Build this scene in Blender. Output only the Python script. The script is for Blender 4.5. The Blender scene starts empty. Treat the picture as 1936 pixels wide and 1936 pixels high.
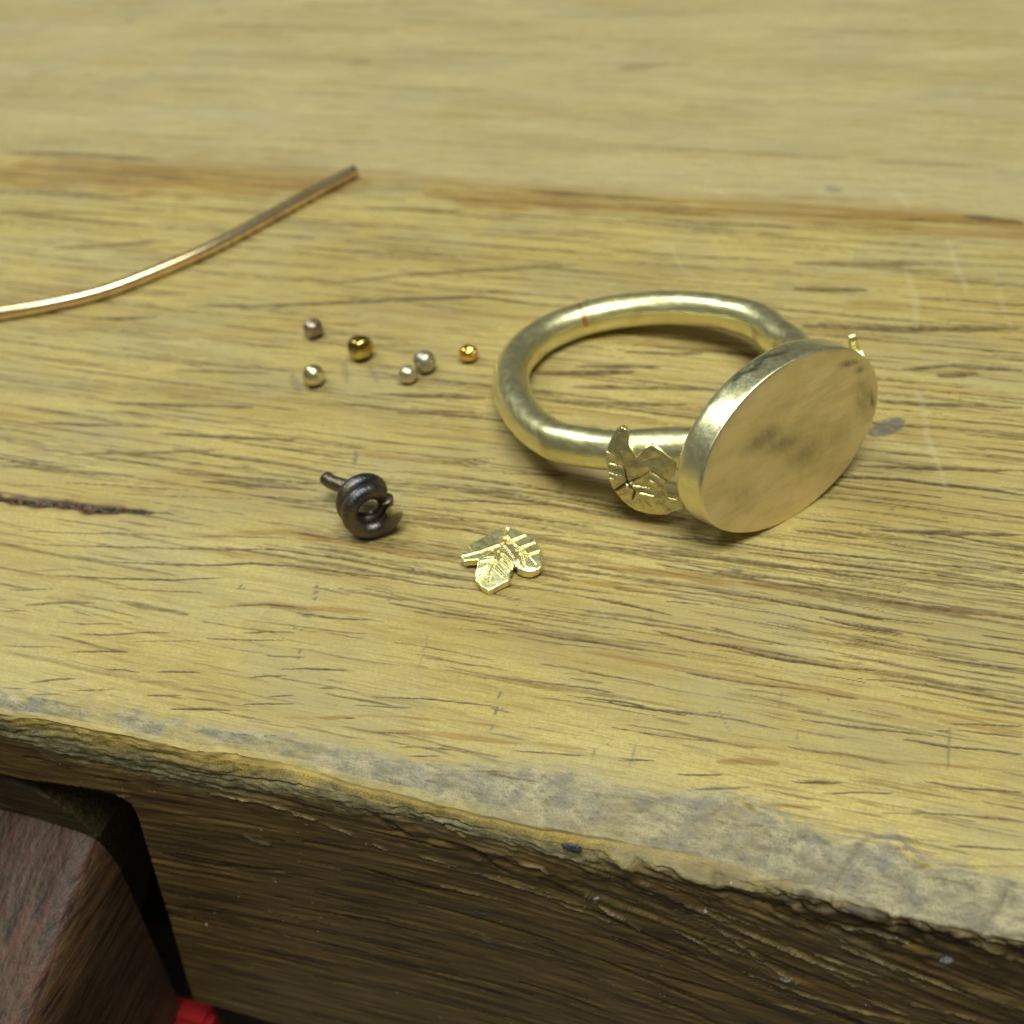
import bpy, bmesh, math, random
import numpy as np
from mathutils import Vector, Matrix
from mathutils.geometry import delaunay_2d_cdt

# 1 unit = 1 cm.  X runs along the wood grain, Y into the bench, Z up; bench top at z = 0.
sc = bpy.context.scene
sc.unit_settings.system = 'METRIC'
sc.unit_settings.scale_length = 0.01
COL = sc.collection
rnd = random.Random(7)

# ------------------------------------------------------------------ camera
cam_d = bpy.data.cameras.new('camera'); cam = bpy.data.objects.new('camera', cam_d); COL.objects.link(cam)
cR = Vector([0.9514, 0.2949, -0.0883]); cU = Vector([-0.1377, 0.6642, 0.7347]); cF = Vector([-0.2754, 0.6869, -0.6726])
cam.matrix_world = Matrix(((cR[0], cU[0], -cF[0], 0.0), (cR[1], cU[1], -cF[1], 0.0), (cR[2], cU[2], -cF[2], 5.2021), (0, 0, 0, 1)))
cam_d.sensor_width = 36; cam_d.lens = 36 * 2174 / 1936
cam_d.clip_start = 0.1; cam_d.clip_end = 2000
cam_d.dof.use_dof = True; cam_d.dof.focus_distance = 6.6; cam_d.dof.aperture_fstop = 0.50
sc.camera = cam

# ------------------------------------------------------------------ light
w = bpy.data.worlds.new('World'); sc.world = w; w.use_nodes = True
bg = w.node_tree.nodes['Background']; bg.inputs[0].default_value = (0.92, 0.92, 0.74, 1); bg.inputs[1].default_value = 0.115
sc.view_settings.view_transform = 'Standard'; sc.view_settings.look = 'None'; sc.view_settings.gamma = 1
sc.view_settings.exposure = 0.22
def area(name, loc, target, sx, sy, power, color):
    d = bpy.data.lights.new(name, 'AREA'); d.shape = 'RECTANGLE'; d.size = sx; d.size_y = sy; d.energy = power; d.color = color
    o = bpy.data.objects.new(name, d); COL.objects.link(o); o.location = loc
    o.rotation_euler = (Vector(target) - Vector(loc)).to_track_quat('-Z', 'Y').to_euler()
    return o
area('ceiling_lamp', (14, -12, 120), (-1.5, 6, 0), 78, 46, 138000, (0.93, 1.0, 0.82))
area('ceiling_lamp', (-66, 26, 88), (-1.5, 6, 0), 20, 50, 36000, (0.90, 1.0, 0.86))

# ------------------------------------------------------------------ helpers
def empty(name, loc=(0, 0, 0)):
    o = bpy.data.objects.new(name, None); o.location = loc; o.empty_display_size = 0.2; COL.objects.link(o); return o
def tag(o, label=None, cat=None, group=None, kind=None):
    if label: o['label'] = label
    if cat: o['category'] = cat
    if group: o['group'] = group
    if kind: o['kind'] = kind
    return o
def mesh_obj(name, V, Fc, mat, parent=None, smooth=True, loc=None):
    me = bpy.data.meshes.new(name)
    V = np.asarray(V, dtype=np.float32)
    if isinstance(Fc, np.ndarray) and Fc.ndim == 2:
        n, k = Fc.shape
        me.vertices.add(len(V)); me.vertices.foreach_set('co', V.ravel())
        me.loops.add(n * k); me.loops.foreach_set('vertex_index', Fc.astype(np.int32).ravel())
        me.polygons.add(n); me.polygons.foreach_set('loop_start', np.arange(0, n * k, k, dtype=np.int32))
        try: me.polygons.foreach_set('loop_total', np.full(n, k, dtype=np.int32))
        except Exception: pass
        me.update(calc_edges=True)
    else:
        me.from_pydata([tuple(map(float, v)) for v in V], [], Fc)
    me.validate()
    me.polygons.foreach_set('use_smooth', np.full(len(me.polygons), smooth))
    if isinstance(mat, (list, tuple)):
        for m in mat: me.materials.append(m)
    else: me.materials.append(mat)
    o = bpy.data.objects.new(name, me); COL.objects.link(o)
    if loc is not None: o.location = loc
    if parent: o.parent = parent
    return o
def attr(o, name, vals):
    a = o.data.attributes.new(name, 'FLOAT', 'POINT'); a.data.foreach_set('value', np.asarray(vals, dtype=np.float32).ravel())
def gridfaces(nr, nc, wrap=False):
    r = np.arange(nr - 1)[:, None]; c_ = np.arange(nc if wrap else nc - 1)[None, :]; c1 = (c_ + 1) % nc
    return np.stack([r * nc + c_, r * nc + c1, (r + 1) * nc + c1, (r + 1) * nc + c_], -1).reshape(-1, 4)
def vnoise(x, y, seed=0):
    x = np.asarray(x, dtype=np.float64); y = np.asarray(y, dtype=np.float64)
    T = np.random.RandomState(seed).rand(256, 256)
    xi = np.floor(x).astype(int); yi = np.floor(y).astype(int); fx = x - xi; fy = y - yi
    fx = fx * fx * (3 - 2 * fx); fy = fy * fy * (3 - 2 * fy)
    a = T[xi & 255, yi & 255]; b = T[(xi + 1) & 255, yi & 255]; c = T[xi & 255, (yi + 1) & 255]; d = T[(xi + 1) & 255, (yi + 1) & 255]
    return (a * (1 - fx) + b * fx) * (1 - fy) + (c * (1 - fx) + d * fx) * fy
def fbm(x, y, seed=0, oct=4, gain=.5):
    s = 0; a = 1; t = 0
    for i in range(oct):
        s = s + a * vnoise(x * 2 ** i + 13.7 * i, y * 2 ** i + 7.3 * i, seed + i); t += a; a *= gain
    return s / t
def sstep(a, b, x):
    t = np.clip((x - a) / (b - a), 0, 1); return t * t * (3 - 2 * t)

# ------------------------------------------------------------------ node material helpers
class NT:
    def __init__(s, name):
        s.m = bpy.data.materials.new(name); s.m.use_nodes = True; s.t = s.m.node_tree; s.n = s.t.nodes; s.l = s.t.links
        s.b = s.n['Principled BSDF']; s.co = s.n.new('ShaderNodeTexCoord')
    def set(s, sock, v):
        if hasattr(v, 'is_output'): s.l.new(v, sock)
        else: sock.default_value = v
    def inp(s, name, v): s.set(s.b.inputs[name], v)
    def mapped(s, scale, src='Object', rot=(0, 0, 0), loc=(0, 0, 0)):
        m = s.n.new('ShaderNodeMapping'); s.l.new(s.co.outputs[src], m.inputs[0]); m.inputs['Scale'].default_value = scale; m.inputs['Rotation'].default_value = rot; m.inputs['Location'].default_value = loc; return m.outputs[0]
    def noise(s, scale=1, detail=3, rough=.5, vec=None, dist=0):
        n = s.n.new('ShaderNodeTexNoise'); n.inputs['Scale'].default_value = scale; n.inputs['Detail'].default_value = detail; n.inputs['Roughness'].default_value = rough; n.inputs['Distortion'].default_value = dist
        s.l.new(vec if vec is not None else s.co.outputs['Object'], n.inputs['Vector']); return n.outputs['Fac']
    def ramp(s, f, pts, interp='LINEAR'):
        r = s.n.new('ShaderNodeValToRGB'); s.set(r.inputs[0], f); e = r.color_ramp.elements; r.color_ramp.interpolation = interp
        while len(e) < len(pts): e.new(0.5)
        for i, (p, c) in enumerate(pts):
            e[i].position = p; e[i].color = (c, c, c, 1) if not isinstance(c, (tuple, list)) else (*c, 1)
        return r.outputs[0]
    def mix(s, f, a, b, blend='MIX'):
        m = s.n.new('ShaderNodeMix'); m.data_type = 'RGBA'; m.blend_type = blend
        c4 = lambda v: (*v, 1) if isinstance(v, (tuple, list)) and len(v) == 3 else v
        s.set(m.inputs[0], f); s.set(m.inputs[6], c4(a)); s.set(m.inputs[7], c4(b)); return m.outputs[2]
    def math(s, op, a, b=0.0, clamp=False):
        m = s.n.new('ShaderNodeMath'); m.operation = op; m.use_clamp = clamp; s.set(m.inputs[0], a); s.set(m.inputs[1], b); return m.outputs[0]
    def attr(s, name):
        a = s.n.new('ShaderNodeAttribute'); a.attribute_name = name; return a.outputs['Fac']
    def bump(s, h, strength=.3, dist=.01, nrm=None):
        b = s.n.new('ShaderNodeBump'); b.inputs['Strength'].default_value = strength; b.inputs['Distance'].default_value = dist; s.set(b.inputs['Height'], h)
        if nrm is not None: s.l.new(nrm, b.inputs['Normal'])
        return b.outputs[0]

# ------------------------------------------------------------------ wood material (bench)
def bench_wood(name, far=False):
    m = NT(name)
    c1 = m.noise(1, 3, .5, m.mapped((.35, 1.6, 1.6)))
    c2 = m.noise(1, 4, .6, m.mapped((.9, 16, 16)))
    c3 = m.noise(1, 3, .6, m.mapped((3.5, 70, 70)))
    sp = m.noise(38, 2, .6)
    sp2 = m.noise(95, 2, .7)
    pale, deep = ((.54, .45, .26), (.43, .345, .18)) if far else ((.585, .462, .180), (.415, .312, .108))
    col = m.mix(m.ramp(c1, [(.33, 0), (.68, 1)]), pale, deep)
    col = m.mix(m.math('MULTIPLY', m.ramp(c2, [(.46, 0), (.66, 1)]), .42), col, (.30, .20, .07))
    col = m.mix(m.math('MULTIPLY', m.ramp(c3, [(.50, 0), (.66, 1)]), .55), col, (.25, .155, .045))
    c4 = m.noise(1, 3, .6, m.mapped((1.6, 34, 34), loc=(7, 2, 0)))
    col = m.mix(m.math('MULTIPLY', m.ramp(c4, [(.58, 0), (.70, 1)]), .45), col, (.20, .12, .04))
    col = m.mix(m.math('MULTIPLY', m.ramp(sp, [(.38, 0), (.64, 1)]), .40), col, (.34, .225, .075))
    col = m.mix(m.math('MULTIPLY', m.ramp(sp2, [(.54, 0), (.72, 1)]), .50), col, (.22, .15, .06))
    # grey handling dirt in cloudy patches
    dirt = m.noise(1, 4, .65, m.mapped((.8, 1.3, 1.3), loc=(3, 1, 0)))
    col = m.mix(m.math('MULTIPLY', m.ramp(dirt, [(.42, 0), (.72, 1)]), .55), col, (.33, .285, .185))
    col = m.mix(m.math('MULTIPLY', m.attr('band'), .60 if far else .68), col, (.26, .155, .05) if far else (.25, .125, .026))
    n5 = m.noise(14, 3, .6)
    pc = m.mix(m.ramp(n5, [(.45, 0), (.62, 1)]), (.060, .030, .010), (.14, .085, .045))
    col = m.mix(m.math('MULTIPLY', m.attr('pore'), .90), col, pc)
    col = m.mix(m.math('MULTIPLY', m.attr('grey'), .88), col, (.12, .112, .108))
    col = m.mix(m.math('MULTIPLY', m.attr('pale'), .34), col, (.62, .56, .42))
    if not far:
        gn = m.noise(1, 5, .65, m.mapped((6, 15, 15)))
        gn2 = m.noise(6, 4, .6)
        gcol = m.mix(m.ramp(gn, [(.38, 0), (.62, 1)]), (.27, .225, .155), (.50, .42, .28))
        gcol = m.mix(m.math('MULTIPLY', m.ramp(gn2, [(.45, 0), (.65, 1)]), .70), gcol, (.24, .225, .205))
        gfl = m.noise(1, 3, .6, m.mapped((2.5, 45, 30)))
        gcol = m.mix(m.math('MULTIPLY', m.ramp(gfl, [(.56, 0), (.68, 1)]), .5), gcol, (.22, .135, .07))
        gcol = m.mix(m.math('MULTIPLY', m.ramp(sp2, [(.46, 0), (.66, 1)]), .55), gcol, (.17, .15, .12))
        gcol = m.mix(m.math('MULTIPLY', m.ramp(m.noise(1, 4, .7, m.mapped((16, 40, 40), loc=(1, 8, 2))), [(.56, 0), (.66, 1)]), .6), gcol, (.12, .11, .10))
        col = m.mix(m.attr('cham'), col, gcol)
        col = m.mix(m.math('MULTIPLY', m.math('MULTIPLY', m.attr('pore'), m.attr('cham')), .65), col, (.09, .06, .035))
        bn = m.noise(1, 5, .75, m.mapped((11, 20, 20)))
        bn3 = m.noise(1, 5, .75, m.mapped((4, 7, 7), loc=(5, 5, 5)))
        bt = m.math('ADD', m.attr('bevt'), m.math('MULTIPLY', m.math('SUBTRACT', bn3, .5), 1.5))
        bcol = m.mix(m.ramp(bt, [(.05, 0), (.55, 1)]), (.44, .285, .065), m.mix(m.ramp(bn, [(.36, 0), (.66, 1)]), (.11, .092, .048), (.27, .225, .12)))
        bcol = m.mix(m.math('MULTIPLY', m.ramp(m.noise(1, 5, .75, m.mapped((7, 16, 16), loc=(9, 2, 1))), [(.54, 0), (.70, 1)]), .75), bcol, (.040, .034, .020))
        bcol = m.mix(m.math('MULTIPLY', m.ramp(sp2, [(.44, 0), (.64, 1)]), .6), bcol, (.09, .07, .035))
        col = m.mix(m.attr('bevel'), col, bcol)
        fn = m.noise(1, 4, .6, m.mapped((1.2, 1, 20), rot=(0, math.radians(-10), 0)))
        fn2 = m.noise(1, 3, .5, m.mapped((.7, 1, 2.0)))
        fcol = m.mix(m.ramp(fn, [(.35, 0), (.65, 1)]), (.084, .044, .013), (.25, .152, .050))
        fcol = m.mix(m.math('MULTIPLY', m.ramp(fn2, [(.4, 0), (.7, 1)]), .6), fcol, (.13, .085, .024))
        fcol = m.mix(m.math('MULTIPLY', m.attr('fglint'), .8), fcol, (.42, .33, .18))  # glints of torn fibres painted in as paler colour
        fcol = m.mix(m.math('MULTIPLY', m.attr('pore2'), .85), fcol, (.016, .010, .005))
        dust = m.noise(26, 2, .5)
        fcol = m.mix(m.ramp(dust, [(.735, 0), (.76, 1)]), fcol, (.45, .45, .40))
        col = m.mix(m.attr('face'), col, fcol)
        col = m.mix(m.attr('char'), col, m.mix(m.ramp(m.noise(30, 3, .7), [(.45, 0), (.68, 1)]), (.010, .007, .006), (.16, .065, .03)))
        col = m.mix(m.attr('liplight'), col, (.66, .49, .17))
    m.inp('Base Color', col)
    rr = m.math('ADD', .40 if not far else .42, m.math('MULTIPLY', m.noise(7, 3, .6), .22))
    if not far: rr = m.math('ADD', rr, m.math('MULTIPLY', m.attr('cham'), .3), True)
    m.inp('Roughness', rr)
    m.inp('Specular IOR Level', .42)
    h = m.math('ADD', m.math('MULTIPLY', c3, .5), m.math('MULTIPLY', sp2, .6))
    h = m.math('ADD', h, m.math('MULTIPLY', sp, .4))
    if not far: h = m.math('ADD', h, m.math('MULTIPLY', m.math('MULTIPLY', m.attr('cham'), m.noise(1, 5, .75, m.mapped((14, 34, 34)))), 3.0))
    m.inp('Normal', m.bump(h, .45, .006))
    return m.m

WOOD = bench_wood('worn_bench_wood'); WOODFAR = bench_wood('far_plank_wood', True)

# ------------------------------------------------------------------ streaks: (type, width, strength, points) in cm on the bench top
# types: 0 dark pore, 1 brown grain band, 2 grey dent or pencil mark, 3 pale scratch (FACEMARKS: painted torn-fibre glint)
STREAKS = [(0,0.0104,0.8,[(-5.541,4.42),(-5.263,4.458),(-4.715,4.554),(-4.348,4.602)]),
(1,0.0454,0.7,[(-4.588,4.571),(-4.076,4.65),(-3.834,4.75),(-3.574,4.814),(-3.209,4.796),(-2.948,4.777)]),
(0,0.0138,0.6,[(-4.212,4.626),(-3.882,4.701),(-3.549,4.762)]),
(0,0.0135,0.8,[(-5.331,4.327),(-4.904,4.389),(-4.153,4.52),(-3.825,4.59),(-3.496,4.651),(-2.899,4.66)]),
(0,0.0164,0.9,[(-4.698,4.282),(-4.345,4.339),(-4.01,4.393),(-3.696,4.479),(-3.433,4.518),(-3.092,4.529),(-2.845,4.53)]),
(0,0.0159,1,[(-4.951,4.089),(-4.502,4.16),(-4.136,4.231),(-3.774,4.327)]),
(0,0.0093,0.9,[(-5.192,3.91),(-4.887,3.972)]),
(0,0.0093,0.9,[(-4.483,4.08),(-4.211,4.112),(-3.846,4.171)]),
(0,0.0242,0.6,[(-5.001,3.811),(-4.663,3.904),(-4.535,3.932)]),
(1,0.0305,0.5,[(-4.9,3.903),(-4.683,3.934),(-4.529,3.968)]),
(1,0.0305,0.8,[(-3.903,4.021),(-3.639,4.097),(-3.4,4.167),(-3.142,4.191),(-2.726,4.242)]),
(0,0.0137,0.8,[(-3.651,4.094),(-3.402,4.17),(-3.142,4.191)]),
(0,0.0179,0.8,[(-3.188,4.147),(-2.99,4.15),(-2.705,4.189)]),
(2,0.0298,0.5,[(-3.192,4.155),(-3.083,4.121)]),
(0,0.0118,0.6,[(-3.511,4.009),(-3.203,4.037),(-2.656,4.072)]),
(1,0.0207,0.7,[(-3.878,3.976),(-3.788,3.963),(-3.698,3.95)]),
(0,0.0131,0.7,[(-4.705,3.724),(-4.496,3.757),(-4.252,3.801)]),
(0,0.0144,0.8,[(-4.505,3.661),(-4.314,3.696),(-4.096,3.775),(-3.894,3.808)]),
(0,0.0114,0.7,[(-3.668,3.818),(-3.508,3.847),(-3.167,3.908)]),
(0,0.0131,0.8,[(-3.45,3.916),(-3.299,3.961),(-3.111,3.982)]),
(0,0.0085,0.6,[(-4.112,3.685),(-3.68,3.792)]),
(0,0.0125,0.9,[(-4.458,3.526),(-4.278,3.572),(-4.093,3.61)]),
(0,0.0111,0.6,[(-3.23,3.768),(-2.97,3.82)]),
(0,0.015,0.9,[(-3.09,3.693),(-2.909,3.743),(-2.675,3.782)]),
(0,0.0108,0.8,[(-3.247,3.597),(-3.136,3.63),(-3.021,3.657)]),
(0,0.0121,0.8,[(-4.157,3.447),(-4.048,3.469),(-3.927,3.469)]),
(0,0.0135,0.9,[(-3.825,3.501),(-3.695,3.531),(-3.564,3.556)]),
(0,0.0158,0.8,[(-4.567,3.252),(-4.435,3.303),(-4.293,3.338)]),
(1,0.0185,0.6,[(-3.934,3.392),(-3.689,3.449)]),
(0,0.0104,0.7,[(-4.27,3.261),(-4.011,3.321)]),
(0,0.0116,0.8,[(-3.799,3.322),(-3.592,3.371)]),
(0,0.0078,0.6,[(-3.608,3.423),(-3.448,3.439)]),
(0,0.014,0.8,[(-3.611,3.269),(-3.421,3.319),(-3.225,3.356)]),
(0,0.0116,0.9,[(-3.186,3.401),(-3.044,3.443),(-2.885,3.476)]),
(0,0.0104,0.8,[(-3.068,3.494),(-2.914,3.537)]),
(1,0.0151,0.8,[(-2.909,3.372),(-2.665,3.423),(-2.417,3.495)]),
(0,0.0064,0.5,[(-3.357,3.365),(-3.147,3.4)]),
(0,0.0155,0.8,[(-4.743,5.208),(-4.251,5.264),(-3.518,5.327)]),
(0,0.0159,0.6,[(-6.095,5.05),(-5.649,5.15)]),
(0,0.0152,0.8,[(-5.438,4.96),(-5.057,5.005),(-4.469,5.06)]),
(0,0.0133,0.6,[(-5.94,4.837),(-5.544,4.895)]),
(0,0.0111,0.7,[(-3.898,5.115),(-3.437,5.148)]),
(0,0.0131,0.5,[(-5.004,4.92),(-4.709,4.959),(-3.998,5.073)]),
(0,0.0162,0.5,[(-4.535,4.82),(-4.435,4.807)]),
(2,0.0078,0.8,[(-3.656,4.318),(-3.666,4.228),(-3.661,4.126)]),
(2,0.0125,1,[(-3.168,4.424),(-3.144,4.343),(-3.114,4.247)]),
(2,0.011,0.8,[(-3.039,3.89),(-3.006,3.774)]),
(2,0.0239,0.9,[(-3.44,5.709),(-3.396,5.564)]),
(2,0.0187,0.9,[(-3.02,3.642),(-2.998,3.617)]),
(3,0.0114,0.5,[(-5.08,4.19),(-4.912,3.866),(-4.822,3.598),(-4.825,3.418),(-4.841,3.32)]),
(3,0.0092,0.5,[(-4.874,3.998),(-4.822,4.099),(-4.804,3.96),(-4.746,3.851)]),
(3,0.0064,0.5,[(-4.288,3.479),(-4.166,3.248)]),
(2,0.0103,0.8,[(-4.478,4.565),(-4.467,4.552)]),
(2,0.0096,0.8,[(-4.253,4.255),(-4.247,4.246)]),
(2,0.0153,0.9,[(-3.892,3.275),(-3.881,3.266)]),
(0,0.0128,0.6,[(-4.496,3.171),(-4.391,3.198),(-4.319,3.212)]),
(0,0.0158,0.6,[(-6.066,5.011),(-5.776,5.087),(-5.437,5.136)]),
(0,0.0096,0.5,[(-5.17,4.096),(-4.864,4.163)]),
(1,0.0252,0.4,[(-5.215,4.05),(-4.644,4.102)]),
(0,0.0098,0.6,[(-4.95,3.47),(-4.758,3.506),(-4.528,3.545)]),
(0,0.0089,0.6,[(-5.137,3.729),(-4.955,3.766)]),
(0,0.0091,0.7,[(-4.731,3.168),(-4.56,3.203)]),
(0,0.0164,0.9,[(-1.326,5.269),(-0.741,5.327),(-0.309,5.334),(0.243,5.369),(1.078,5.429)]),
(0,0.0199,0.7,[(-1.595,5.124),(-1.0,5.144),(-0.431,5.183),(0.253,5.23),(1.076,5.289)]),
(0,0.0159,0.8,[(-0.584,5.254),(0.249,5.289),(1.077,5.322)]),
(1,0.0419,0.9,[(-1.543,4.922),(-1.065,4.964),(-0.652,4.973),(-0.131,5.008),(0.529,5.029),(1.074,5.049)]),
(0,0.0186,0.6,[(0.137,5.009),(0.529,5.011),(1.074,5.058)]),
(1,0.0286,0.9,[(-1.507,4.786),(-1.289,4.793),(-1.03,4.8)]),
(0,0.0185,0.8,[(-1.477,4.672),(-1.185,4.658),(-0.896,4.627)]),
(0,0.0111,0.9,[(-0.962,4.746),(-0.739,4.753)]),
(0,0.0183,0.8,[(-0.805,4.88),(-0.442,4.881),(-0.116,4.876),(0.148,4.879),(0.408,4.881),(0.611,4.891)]),
(0,0.0218,0.8,[(0.082,4.883),(0.305,4.868)]),
(0,0.0216,0.9,[(-0.028,4.802),(0.156,4.788),(0.414,4.774)]),
(0,0.0122,0.9,[(0.14,4.676),(0.294,4.675),(0.445,4.674)]),
(0,0.0123,0.8,[(0.2,4.725),(0.418,4.712)]),
(0,0.0158,0.9,[(0.516,4.761),(0.666,4.76),(0.863,4.761)]),
(0,0.0141,0.7,[(-0.682,4.59),(-0.474,4.554),(-0.169,4.543)]),
(0,0.0208,0.9,[(-1.008,4.498),(-0.797,4.472),(-0.566,4.461),(-0.194,4.431),(0.309,4.461)]),
(0,0.0119,0.9,[(0.177,4.543),(0.303,4.546),(0.428,4.531)]),
(0,0.017,1,[(0.621,4.636),(0.852,4.646),(1.07,4.663)]),
(0,0.0101,0.7,[(0.562,4.579),(0.793,4.582),(1.069,4.587)]),
(1,0.0466,1,[(-1.367,4.251),(-1.087,4.235),(-0.689,4.256),(-0.233,4.242),(0.263,4.259)]),
(1,0.0189,0.9,[(0.141,4.255),(0.263,4.259),(0.624,4.248),(1.066,4.259)]),
(0,0.0164,0.6,[(-0.816,4.227),(-0.486,4.217),(-0.044,4.245)]),
(0,0.0114,0.8,[(-1.325,4.091),(-0.895,4.096)]),
(0,0.0112,0.8,[(-1.296,3.977),(-1.109,3.984)]),
(0,0.014,1,[(-1.275,3.898),(-0.819,3.922),(-0.392,3.951)]),
(0,0.0098,0.8,[(0.19,4.392),(0.556,4.427),(0.984,4.421)]),
(0,0.0122,0.9,[(-0.069,4.036),(0.219,4.057),(0.455,4.082),(0.63,4.086)]),
(0,0.0107,0.9,[(0.617,4.121),(0.709,4.143)]),
(1,0.04,0.6,[(0.626,4.185),(0.858,4.194),(1.065,4.205)]),
(0,0.0123,0.8,[(0.685,4.184),(1.066,4.256)]),
(0,0.0122,0.7,[(0.732,4.149),(1.065,4.186)]),
(1,0.0147,0.8,[(-0.923,3.745),(-0.6,3.78),(-0.235,3.809),(0.236,3.862),(0.693,3.914),(1.063,3.953)]),
(0,0.0088,0.6,[(-0.723,3.762),(-0.233,3.794)]),
(0,0.0209,0.9,[(0.459,4.022),(0.689,4.039),(1.064,4.07)]),
(1,0.0232,0.9,[(-0.478,3.647),(-0.316,3.699),(-0.138,3.715)]),
(0,0.0101,0.7,[(-0.992,3.55),(-0.773,3.58)]),
(0,0.0113,0.8,[(-0.651,3.528),(-0.418,3.582)]),
(0,0.0139,0.7,[(-0.552,3.453),(-0.313,3.523)]),
(0,0.0141,0.8,[(-0.067,3.627),(0.149,3.668)]),
(0,0.0141,0.8,[(0.586,3.779),(0.808,3.798),(1.061,3.835)]),
(2,0.01,0.7,[(-0.914,3.677),(-0.896,3.513)]),
(2,0.0075,0.5,[(-0.515,4.011),(-0.412,3.844)]),
(2,0.0077,0.4,[(-0.198,4.217),(-0.185,4.024)]),
(2,0.0071,0.5,[(0.697,4.156),(0.69,3.841)]),
(2,0.0115,0.8,[(-1.115,3.582),(-1.112,3.521)]),
(3,0.0129,0.6,[(-1.426,4.644),(-1.344,4.603),(-1.281,4.521)]),
(2,0.0355,0.8,[(-0.615,5.092),(-0.559,5.094)]),
(0,0.0124,0.6,[(0.636,5.661),(1.08,5.651)]),
(0,0.0166,0.7,[(-0.051,5.559),(0.503,5.58),(1.079,5.59)]),
(2,0.0176,0.9,[(-0.643,5.045),(-0.632,5.04)]),
(2,0.0145,0.8,[(-1.03,4.597),(-1.02,4.593)]),
(2,0.0121,0.8,[(-0.818,3.81),(-0.812,3.805)]),
(0,0.0105,0.6,[(-1.399,4.372),(-1.354,4.364)]),
(0,0.0098,0.6,[(-0.379,4.276),(-0.047,4.269)]),
(0,0.0098,0.6,[(0.042,4.374),(0.254,4.369)]),
(0,0.01,0.5,[(0.095,4.472),(0.346,4.47)]),
(1,0.0194,0.9,[(-0.476,3.651),(-0.37,3.692),(-0.151,3.713)]),
(0,0.0083,0.8,[(-0.677,3.523),(-0.413,3.582)]),
(0,0.0118,0.8,[(-0.052,3.633),(0.177,3.675)]),
(0,0.0105,0.7,[(-0.553,3.462),(-0.42,3.504),(-0.256,3.541)]),
(0,0.0116,0.8,[(0.09,3.586),(0.248,3.635),(0.435,3.678)]),
(0,0.0113,0.8,[(0.379,3.538),(0.579,3.598),(0.807,3.633),(1.06,3.662)]),
(1,0.0293,0.7,[(0.581,3.566),(0.852,3.622),(1.06,3.651)]),
(0,0.0152,0.9,[(0.713,3.432),(0.899,3.467),(1.058,3.488)]),
(1,0.0136,0.8,[(-0.276,3.413),(-0.127,3.459),(0.099,3.504)]),
(0,0.0063,0.7,[(0.664,3.306),(1.057,3.398)]),
(1,0.0146,0.8,[(0.96,3.334),(1.056,3.343)]),
(0,0.0087,0.6,[(0.551,3.429),(0.677,3.45)]),
(0,0.0092,0.8,[(-2.492,3.63),(-2.167,3.687),(-1.669,3.73)]),
(0,0.009,0.7,[(-2.533,3.554),(-2.33,3.587),(-2.197,3.612)]),
(1,0.0152,0.9,[(-2.713,3.412),(-2.416,3.504),(-2.059,3.554),(-1.729,3.598),(-1.352,3.648)]),
(1,0.0247,0.7,[(-2.372,3.397),(-2.025,3.463),(-1.503,3.519)]),
(0,0.0087,0.8,[(-2.368,3.389),(-2.134,3.445)]),
(0,0.0097,0.8,[(-2.184,3.335),(-1.993,3.375),(-1.798,3.398)]),
(0,0.0084,0.7,[(-2.101,3.299),(-1.931,3.331)]),
(1,0.0183,0.6,[(-1.445,3.546),(-1.167,3.567)]),
(0,0.0109,0.9,[(-1.54,3.46),(-1.363,3.49),(-1.156,3.527)]),
(0,0.0131,1,[(-1.365,3.899),(-1.036,3.921),(-0.675,3.92)]),
(0,0.0094,0.8,[(-1.722,3.938),(-1.384,3.966),(-1.095,3.984)]),
(0,0.0082,0.6,[(-1.758,3.283),(-1.553,3.326)]),
(0,0.01,0.7,[(-1.059,3.742),(-0.643,3.755)]),
(0,0.0072,0.6,[(-0.978,3.536),(-0.827,3.566)]),
(2,0.0103,0.8,[(-1.734,3.863),(-1.722,3.682),(-1.704,3.537)]),
(0,0.0101,0.7,[(-2.56,3.449),(-2.497,3.468)]),
(0,0.0132,0.7,[(-2.804,3.612),(-2.702,3.633)]),
(2,0.0232,0.5,[(-2.314,3.591),(-2.241,3.601)]),
(2,0.0095,0.6,[(-0.904,3.676),(-0.898,3.511)]),
(2,0.0129,0.8,[(-2.646,3.534),(-2.633,3.531)]),
(2,0.01,0.7,[(-1.682,3.593),(-1.674,3.59)]),
(0,0.0104,0.6,[(-1.968,3.187),(-1.903,3.191)]),
(0,0.0121,0.6,[(-3.879,5.602),(-3.379,5.683)]),
(0,0.0136,0.8,[(-3.167,5.741),(-3.04,5.757),(-2.87,5.775)]),
(0,0.009,0.7,[(-2.656,5.785),(-2.512,5.806),(-2.391,5.827)]),
(0,0.0119,0.7,[(-2.788,5.698),(-2.5,5.737)]),
(0,0.0146,0.9,[(-2.315,5.687),(-2.066,5.725),(-1.835,5.745)]),
(0,0.0113,0.6,[(-3.113,5.387),(-2.508,5.479),(-1.785,5.567)]),
(0,0.0165,0.8,[(-2.98,5.323),(-2.567,5.347),(-2.172,5.396),(-1.755,5.456)]),
(0,0.0095,0.7,[(-2.907,5.218),(-2.432,5.258),(-1.708,5.28)]),
(0,0.0093,0.7,[(-2.87,5.123),(-2.306,5.183),(-1.694,5.227)]),
(0,0.0092,0.7,[(-2.833,5.03),(-2.566,5.058),(-1.677,5.162)]),
(0,0.0165,0.5,[(-3.655,5.124),(-3.348,5.172)]),
(1,0.0252,1,[(-3.485,4.766),(-3.185,4.801),(-2.874,4.798),(-2.566,4.783),(-2.323,4.795)]),
(0,0.0112,0.6,[(-3.127,4.786),(-2.658,4.763),(-2.319,4.783)]),
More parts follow.
